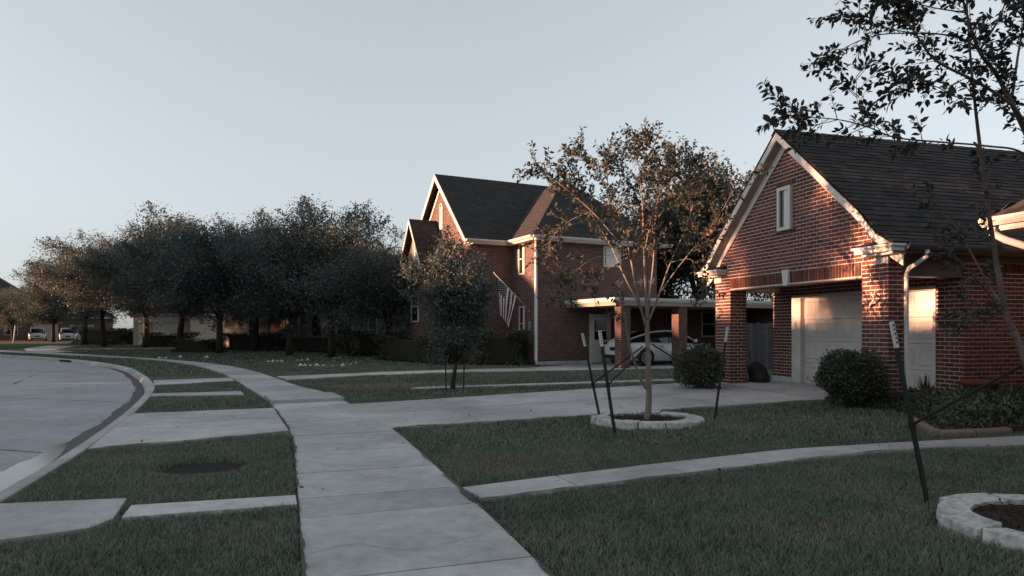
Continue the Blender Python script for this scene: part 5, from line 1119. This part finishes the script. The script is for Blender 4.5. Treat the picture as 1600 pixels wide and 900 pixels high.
# near tree at the edge of the picture, rooted in the cut-off stone ring
rx_, ry_ = RING2[0]; rz2 = hz(rx_, ry_)
nt_ = thing('near_tree', 'near slender tree with big dark leaves rooted in the cut-off stone ring', 'tree', (rx_, ry_, rz2-.03))
def g(x, y, z): return px(x, y, z)
b0 = Vector((rx_, ry_, rz2-.05)); f0 = g(1612, 590, ry_)
limbs = [([b0, g(1632, 720, ry_), f0], .055, .042, 0),
 ([f0, g(1590, 530, 5.25), g(1572, 490, 5.3), g(1562, 440, 5.3), g(1552, 380, 5.3), g(1540, 300, 5.2), g(1530, 220, 5.1), g(1521, 140, 5.0), g(1514, 60, 4.9), g(1508, -40, 4.8)], .036, .006, .25),
 ([g(1584, 515, 5.25), g(1560, 470, 5.5), g(1545, 445, 5.6), g(1520, 400, 5.7), g(1490, 350, 5.8), g(1435, 308, 5.9)], .014, .005, .30),
 ([g(1553, 470, 5.3), g(1530, 440, 5.0), g(1510, 420, 4.9), g(1490, 398, 4.85), g(1470, 385, 4.8)], .012, .004, .35),
 ([g(1590, 530, 5.25), g(1560, 515, 5.0), g(1530, 495, 4.9), g(1505, 488, 4.85)], .008, .003, .45),
 ([f0, g(1655, 480, 5.4), g(1660, 380, 5.4), g(1640, 290, 5.4), g(1604, 210, 5.35), g(1580, 160, 5.3), g(1556, 115, 5.3), g(1530, 80, 5.2), g(1510, 20, 5.2), g(1490, -60, 5.1)], .042, .008, .85),
 ([g(1604, 210, 5.35), g(1585, 168, 5.2), g(1530, 130, 5.1), g(1480, 105, 5.0), g(1455, 88, 5.0), g(1430, 52, 4.9), g(1408, 20, 4.9), g(1380, -15, 4.8)], .018, .005, .8),
 ([g(1560, 158, 5.2), g(1520, 155, 5.0), g(1490, 150, 4.9), g(1460, 135, 4.85), g(1420, 140, 4.8), g(1402, 138, 4.8)], .007, .003, .85),
 ([g(1556, 115, 5.3), g(1520, 70, 5.4), g(1480, 55, 5.5), g(1430, 52, 5.6), g(1370, 55, 5.6), g(1320, 75, 5.6), g(1306, 95, 5.6)], .012, .003, .75),
 ([g(1640, 290, 5.4), g(1600, 240, 5.0), g(1540, 228, 4.8), g(1470, 222, 4.7), g(1400, 215, 4.65), g(1355, 198, 4.6), g(1310, 187, 4.6), g(1250, 182, 4.6), g(1222, 178, 4.6)], .011, .003, .55),
 ([g(1355, 198, 4.6), g(1340, 160, 4.6), g(1338, 120, 4.6)], .004, .002, .9), ([g(1310, 187, 4.6), g(1275, 195, 4.6), g(1240, 200, 4.6)], .004, .002, 1.0),
 ([g(1530, 80, 5.2), g(1560, 30, 5.0), g(1580, -20, 5.0)], .012, .005, 1.0), ([g(1580, 160, 5.3), g(1590, 90, 5.5), g(1600, 20, 5.6), g(1590, -50, 5.7)], .015, .005, 1.0),
 ([g(1600, 260, 5.3), g(1640, 150, 5.2), g(1650, 60, 5.2), g(1640, -40, 5.2)], .018, .006, .9), ([g(1430, 52, 4.9), g(1390, 45, 5.0), g(1350, 30, 5.0), g(1320, 10, 5.0)], .006, .003, .9),
 ([g(1510, 20, 5.2), g(1450, 10, 5.3), g(1390, -10, 5.3)], .008, .003, .9), ([g(1490, 5, 5.0), g(1440, -25, 5.0), g(1350, -30, 5.0)], .008, .003, .9)]
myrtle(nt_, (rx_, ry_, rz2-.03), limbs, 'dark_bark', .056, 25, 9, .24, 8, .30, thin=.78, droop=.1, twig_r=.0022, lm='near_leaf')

# ------------------------------------------------------------------ stone rings
def stone_ring(name, label, c, R0, R1_, n, h, m, seed, squash=1.0, mulch_h=.06):
    r = np.random.default_rng(seed); z = hz(*c)-.035
    t = thing(name, label, 'stone ring', (c[0], c[1], z)); a = r.uniform(0, 1)
    W_ = r.uniform(.75, 1.25, n); W_ = W_/W_.sum()*2*math.pi
    for i in range(n):
        a0, a1 = a+.012, a+W_[i]-.012; a += W_[i]; ro, ri, hh = R0*r.uniform(.97, 1.04), R1_*r.uniform(.95, 1.04), h*r.uniform(.9, 1.12); tl = r.normal(0, .006)
        top = [(ro*math.cos(x)*1, ro*math.sin(x)*squash) for x in (a0, (a0+a1)/2, a1)]+[(ri*math.cos(x), ri*math.sin(x)*squash) for x in (a1, (a0+a1)/2, a0)]
        b = MB(); b.add([(x*1.02, y*1.02, -.03) for x, y in top]+[(x, y, hh+tl*(1 if k < 3 else -1)) for k, (x, y) in enumerate(top)], [(5, 4, 3, 2, 1, 0), tuple(range(6, 12))]+[(k, (k+1) % 6, 6+(k+1) % 6, 6+k) for k in range(6)])
        b.build('stone', m, t, bevel=.007)
    b = MB(); k = 26; V = [(0, 0, mulch_h)]
    for j in range(1, 6):
        for i in range(k): w = 2*math.pi*i/k; q_ = R1_*j/5*1.03; V.append((q_*math.cos(w), q_*math.sin(w)*squash, mulch_h+r.normal(0, .012)-(.0 if j < 5 else .02)))
    b.add(V, [(0, 1+i, 1+(i+1) % k) for i in range(k)]+[(1+(j-1)*k+i, 1+j*k+i, 1+j*k+(i+1) % k, 1+(j-1)*k+(i+1) % k) for j in range(1, 5) for i in range(k)]); b.build('mulch', M['mulch'], t)
    n2 = 900; P = r.uniform(-1, 1, (n2, 2)); P = P[(P**2).sum(1) < .93]*R1_; P[:, 1] *= squash; P3 = np.c_[P, np.full(len(P), mulch_h+.004)+r.random(len(P))*.02]
    o = leaf_obj('wood_chips', [leaf_faces(P3, .035*r.uniform(.6, 1.4, len(P3)), seed, 1.2, False, np.c_[r.normal(size=(len(P), 2)), np.full(len(P), .1)], .5)], M['mulch'], t); o['kind'] = 'stuff'
    return t
stone_ring('tree_ring', 'complete ring of pale cut stones around the multi-stemmed tree', RING[0], RING[1]-.03, RING[1]-.28, 13, .10, M['stone_block'], 3, .9)
stone_ring('tree_ring', 'cut-off ring of large pale stones at the lower corner of the lawn', RING2[0], RING2[1]-.02, RING2[1]-.25, 11, .09, M['stone_block'], 8, .93)
# white edging stones of the oak beds
def border(label, pts, size, seed):
    r = np.random.default_rng(seed); t = thing('stone_border', label, 'stone border', (*pts[0], 0))
    for p in pts:
        s = size*r.uniform(.7, 1.2); z = hz(*p)-.03; a = r.uniform(0, 6); b = MB(); k = 5
        b.add([((p[0]-pts[0][0])+s*math.cos(a+i*1.257)*r.uniform(.8, 1.1), (p[1]-pts[0][1])+s*.6*math.sin(a+i*1.257), z) for i in range(k)]+[((p[0]-pts[0][0])+s*.2*r.normal(), p[1]-pts[0][1], z+s*r.uniform(.5, .8))], [(i, (i+1) % k, k) for i in range(k)])
        b.build('stone', M['blind'], t)
border('white stones edging the bed at the foot of the stone ringed oak', [gp(x, y) for x, y in ((470, 571), (478, 571), (486, 571), (495, 571), (505, 571), (520, 571.5), (535, 571), (549, 569), (556, 567), (465, 563), (472, 562.5), (481, 562), (504, 557.5), (524, 559), (530, 559))], .14, 4)
border('white stones scattered along the bed edge beneath the arched window oak', [gp(x, y) for x, y in ((420, 564.5), (427, 564), (433, 564), (440, 564))], .13, 5)
border('white stones lying beside the sidewalk at the far bend', [gp(x, y) for x, y in ((248, 559.5), (253, 559.8), (259, 559.5), (281, 557.5), (322, 558.5))], .17, 6)

# ------------------------------------------------------------------ stakes and straps
def stake(label, bx, by, tx, ty, wy, rad=.022):
    p = gp(bx, by); z = hz(*p)-.04; Z = p[1]; top = px(tx, ty, Z); wh = px(tx+(bx-tx)*(wy-ty)/(by-ty), wy, Z)
    t = thing('tree_stake', label, 'stake', (*p, z)); o = Vector((*p, z)); d = (top-o)
    MB().tube([-d.normalized()*.05, wh-o], rad, 6).build('post', M['stake'], t)
    MB().tube([wh-o, top-o], rad*1.02, 6).build('painted_tip', M['white'], t)
    for k in range(5): c = (wh-o).lerp(top-o, .2+.17*k); MB().box((-.006, -rad*1.12, -.008), (.006, -rad*.9, .008), Matrix.Translation(c)).build('stud_hole', M['black'], t)
    return Vector(p+(z,)), top
def on_stake(s, f): return s[0].lerp(s[1], f)
s1 = stake('leaning green stake with short white tip, leftmost by the stone ringed tree', 938, 653, 910, 521, 541)
s2 = stake('taller green stake with white tip in front of the complete stone ring', 961, 676, 937, 517, 541, .025)
s3 = stake('green stake with white tip between the tree ring and the garage', 1116, 655, 1137, 511, 534)
s4 = stake('near tall green stake with long white tip beside the cut-off ring', 1450, 783, 1393, 503, 543, .022)
def strap(label, a, b_, sag=.04):
    P = [a.lerp(b_, t)+Vector((0, 0, -sag*4*t*(1-t))) for t in np.linspace(0, 1, 7)]
    t = thing('tree_strap', label, 'strap', tuple(a)); MB().tube([p-a for p in P], .013, 5).build('band', M['strap'], t)
    MB().lathe([(0, -.03), (.03, -.03), (.03, .03), (0, .03)], 8, None).build('loop', M['strap'], t)
strap('black strap from the leftmost stake to the stone ringed tree', on_stake(s1, .42), q(1005, 541), .0)
strap('black strap from the front stake to the stone ringed tree', on_stake(s2, .48), q(1009, 543, -.02), .0)
strap('black strap from the garage side stake to the stone ringed tree', on_stake(s3, .36), q(1018, 537), .0)
strap('black strap from the near stake to the slender near tree', on_stake(s4, .44), g(1618, 560, 5.25), .0)

# ------------------------------------------------------------------ shrubs, hedges, bed plants
def shrub_leaves(P0, rx, ry, rz, n, ls, seed, box=False, lump=.15):
    r = np.random.default_rng(seed); d = r.normal(size=(n, 3)); d /= np.linalg.norm(d, axis=1)[:, None]
    if box: e = .28; d = np.sign(d)*np.abs(d)**e; d /= np.maximum(np.abs(d).max(1), 1e-6)[:, None]*1.0
    az = np.arctan2(d[:, 1], d[:, 0]); f = 1+lump*(np.sin(3*az+seed)+np.sin(5*az+2*seed+4*d[:, 2])+np.sin(7*d[:, 2]+seed))*.5+r.normal(0, .035, n)
    f *= np.where(r.random(n) < .35, r.uniform(.8, .98, n), 1); f *= 1+np.where(r.random(n) < .05, r.random(n)*.22, 0); P = d*f[:, None]*np.array([rx, ry, rz]); P[:, 2] += rz; k = P[:, 2] > 0.0
    out = d*np.array([1/rx, 1/ry, 1/rz]); out /= np.linalg.norm(out, axis=1)[:, None]
    return leaf_faces(P[k]+np.array(P0), ls*r.uniform(.7, 1.3, k.sum()), seed, .4, False, out[k]*.8+r.normal(0, .6, (k.sum(), 3)), .6)
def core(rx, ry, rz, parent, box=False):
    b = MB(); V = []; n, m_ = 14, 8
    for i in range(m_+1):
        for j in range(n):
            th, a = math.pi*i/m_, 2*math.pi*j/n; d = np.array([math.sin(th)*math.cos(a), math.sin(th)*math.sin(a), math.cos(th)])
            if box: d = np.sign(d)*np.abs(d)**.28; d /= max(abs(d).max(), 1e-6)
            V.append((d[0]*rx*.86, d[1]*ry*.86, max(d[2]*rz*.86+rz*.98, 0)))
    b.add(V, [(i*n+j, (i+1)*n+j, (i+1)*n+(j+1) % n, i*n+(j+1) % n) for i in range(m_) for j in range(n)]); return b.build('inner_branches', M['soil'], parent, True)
def shrub(name, label, p, z, rx, ry, rz, n, ls, seed, box=False, group=None, rot=0, cat='shrub'):
    t = thing(name, label, cat, (p[0], p[1], z), rot, group); core(rx, ry, rz, t, box); leaf_obj('foliage', [shrub_leaves((0, 0, 0), rx, ry, rz, n, ls, seed, box)], M['bush'], t); return t
shrub('round_shrub', 'round clipped shrub in front of the garage door', ((1328-800)/FPX*12.0, 12.0), .33, .53, .52, .43, 6500, .05, 3)
shrub('round_shrub', 'wide clipped shrub at the far pier of the garage', ((1093-800)/FPX*15.9, 15.9), .22, .56, .55, .50, 5200, .055, 5)
def hedge(label, p0, p1, w, h, seed, n, ls=.11):
    a, c = Vector((*p0, 0)), Vector((*p1, 0)); L = (c-a).length; d = (c-a)/L; m_ = (a+c)/2; shrub('hedge', label, (m_.x, m_.y), hz(m_.x, m_.y)-.05, L/2, w/2, h/2, n, ls, seed, True, None, math.atan2(d.y, d.x), 'hedge')
hedge('dark hedge below the flag against the brick wall', h2(-1.9, 1.5), h2(-.3, .55), 1.1, 1.35, 7, 4200)
hedge('long dark hedge before the sunlit gable of the brick house', h2(-2.9, 2.2), h2(-4.0, 8.6), 1.2, 1.15, 8, 5200)
hedge('clipped box hedge under the lit limestone gable', px(562, 0, 38.4).xy, px(640, 0, 37.2).xy, 1.1, 1.35, 9, 4000, .12)
hedge('low hedge along the limestone house front', px(455, 0, 46).xy, px(545, 0, 41.5).xy, 1.2, 1.1, 10, 4200, .12)
hedge('rounded hedge left of the limestone house entry', px(360, 0, 49).xy, px(440, 0, 47).xy, 1.3, 1.2, 11, 3600, .13)
hedge('low clipped hedge at the foot of the broad oak', px(278, 0, 44.5).xy, px(338, 0, 43.5).xy, 1.2, .8, 12, 3400, .12)
hedge('clipped hedge across the tan garage drive', px(229, 0, 58).xy, px(296, 0, 56.5).xy, 1.2, 1.1, 13, 3200, .14)
hedge('dark hedge beside the parked cars', px(130, 0, 70).xy, px(205, 0, 66).xy, 1.6, 1.5, 14, 3200, .17)
# loose rose-like shrub with pale tips by the limestone house
lr = thing('loose_shrub', 'loose twiggy shrub with pale tips left of the sunlit limestone gable', 'shrub', (*px(545, 0, 37.6).xy, .05)); r = np.random.default_rng(9)
P = r.normal(size=(1500, 3))*np.array([.8, .6, .62])+np.array([0, 0, 1.5]); leaf_obj('foliage', [leaf_faces(P, .11*r.uniform(.6, 1.3, 1500), 4, .3)], M['spiky'], lr)
b = MB()
for k in range(12): e = r.normal(size=3)*np.array([.7, .5, .4])+np.array([0, 0, 2.0]); b.tube([(0, 0, 0), tuple(e*.5+r.normal(0, .1, 3)), tuple(e)], [.02, .012, .005], 4)
b.build('stems', M['bark'], lr)
# bed soil mound in front of the garage pier and along the side
def bed_h(V):
    V = np.atleast_2d(V); n = len(BED); E = np.array(BED+[BED[0]]); d = np.abs(seg_dist(V, E[:-1], E[1:])); return hz_np(V)+np.minimum(d*.5, .16)-.02
bed = sheet('planting_bed', BED, 0.0, M['mulch'], None, .35, .08, bed_h); struct(bed)
def spiky(label, p, n, ln, w, seed, m='spiky', name='blade_plant', fan=.8, stiff=.6, group=None):
    """a rosette of arching strap leaves"""
    r = np.random.default_rng(seed); z = float(bed_h([p])[0]); t = thing(name, label, 'plant', (*p, z), 0, group); V, T, R_ = [], [], []
    for i in range(n):
        a = r.uniform(0, 2*math.pi); el = r.uniform(.25, 1.45)*stiff+.35; L = ln*r.uniform(.6, 1.1); d = Vector((math.cos(a), math.sin(a), 0)); s = Vector((-d.y, d.x, 0)); o = len(V); k = 5
        for j in range(k+1):
            u = j/k; c = d*(L*u*math.cos(el)*fan)+Vector((0, 0, L*(u*math.sin(el)-.55*u*u*u*(1.25-math.sin(el))))); ww = w*(1-u**2.2)*(.6+.8*min(u*3, 1)*.5)
            V += [tuple(c-s*ww), tuple(c+s*ww)]
        for j in range(k): T += [(o+2*j, o+2*j+1, o+2*j+3), (o+2*j, o+2*j+3, o+2*j+2)]; R_ += [0, 0]
        R_[-2*k:] = [r.random()]*(2*k)
    np_mesh('leaves', np.array(V), np.array(T), M[m], t, np.array(R_), k=3); return t
spiky('dark spiky sago-like plant by the narrow strip of garage door', gp(1446, 628), 70, .62, .016, 2, 'bush', 'spiky_plant', .75, .9)
spiky('pale arching strap-leaved plant before the garage side wall', gp(1508, 632), 90, .48, .010, 3)
spiky('strap-leaved plant at the picture edge beside the slender tree', gp(1580, 640), 90, .46, .010, 4)
spiky('small strap-leaved plant between the two pale arching ones', gp(1546, 634), 50, .36, .009, 5)
spiky('low pale plant at the foot of the downspout', gp(1398, 628), 60, .26, .010, 6)
for k, (x, y, rx, rz, lab) in enumerate([(1560, 618, .55, .45, 'dark shrub against the garage side wall behind the strap-leaved plants'), (1612, 612, .55, .55, 'tall dark shrub against the garage side wall at the picture edge')]):
    p = gp(x, y); shrub('bed_shrub', lab, p, float(bed_h([p])[0])-.03, rx, .45, rz, 3600, .06, 20+k)
def ground_cover(name, label, poly, n, ls, h, seed, m='bush'):
    r = np.random.default_rng(seed); A = np.array(poly); Q = r.uniform(A.min(0), A.max(0), (n*3, 2)); Q = Q[in_poly(Q, poly)][:n]; E = np.vstack([A, A[:1]]); d = np.abs(seg_dist(Q, E[:-1], E[1:]))
    hh = h*np.minimum(d*4, 1)*(.75+.3*np.sin(Q[:, 0]*7+1)*np.sin(Q[:, 1]*6)+.2*np.sin(Q[:, 0]*17)); P = np.c_[Q, bed_h(Q)+.02+hh*r.uniform(.25, 1.05, len(Q))]
    o = leaf_obj(name, [leaf_faces(P, ls*r.uniform(.6, 1.4, len(P)), seed, .5, False, None, .35)], M[m], None); o['kind'] = 'stuff'; return tag(o, label, 'ground cover')
ground_cover('juniper_cover', 'low feathery juniper ground cover spreading in the bed by the front walk', [gp(1434, 640), gp(1440, 662), gp(1462, 679), gp(1574, 675), gp(1690, 670), gp(1690, 632), gp(1560, 628), gp(1490, 630)], 9000, .085, .17, 31, 'spiky')
ground_cover('bed_cover', 'dark low ground cover at the foot of the round shrub', [gp(1284, 627), gp(1330, 636.5), gp(1400, 640.5), gp(1440, 652), gp(1500, 634), gp(1420, 624), gp(1345, 626), gp(1300, 623)], 8000, .05, .17, 32)
# pinkish edging along the walk
eg = thing('bed_edging', 'pinkish scalloped edging stones along the bed by the front walk', 'edging', (*gp(1432, 662), 0))
E = [gp(1428, 660), gp(1440, 667), gp(1466, 680.5), gp(1520, 679), gp(1576, 676)]; o0 = Vector((*gp(1432, 662), 0))
for i in range(len(E)-1):
    a, c = Vector((*E[i], hz(*E[i]))), Vector((*E[i+1], hz(*E[i+1]))); d = (c-a).normalized(); s = Vector((-d.y, d.x, 0))*.075; a += d*.008; c -= d*.008; u = Vector((0, 0, 1)); b = MB()
    b.add([p-o0+w for p in (a, c) for w in (-s-u*.06, s-u*.06, s+u*.05, s*.5+u*.075, -s*.5+u*.075, -s+u*.05)], [(j, (j+1) % 6, 6+(j+1) % 6, 6+j) for j in range(6)]+[(5, 4, 3, 2, 1, 0), (6, 7, 8, 9, 10, 11)]); b.build('edging_stone', M['edge_brick'], eg, bevel=.01)

# leaf litter blown over lawn and paving
r = np.random.default_rng(77); Q = np.c_[r.uniform(-6, 7, 420), 4+r.random(420)**.7*14]; Q = Q[(np.abs(Q[:, 0]) < .78*Q[:, 1])]; k = np.interp(Q[:, 1], KERB[:, 1], KERB[:, 0]); Q = Q[Q[:, 0] > k+.3]
on = np.zeros(len(Q), bool)
for poly in PAVED: on |= in_poly(Q, poly)
Q = Q[~on | (r.random(len(Q)) < .35)]; on2 = np.zeros(len(Q), bool)
for poly in PAVED: on2 |= in_poly(Q, poly)
P = np.c_[Q, hz_np(Q)+np.where(on2, .014, .03)]
o = leaf_obj('leaf_litter', [leaf_faces(P, .045*r.uniform(.6, 1.3, len(P)), 8, 2.0, True, np.c_[r.normal(size=(len(P), 2)), np.full(len(P), .15)], .6)], M['litter'], None); o['kind'] = 'stuff'; tag(o, 'scattered dry fallen leaves on the lawns and paving', 'fallen leaves')
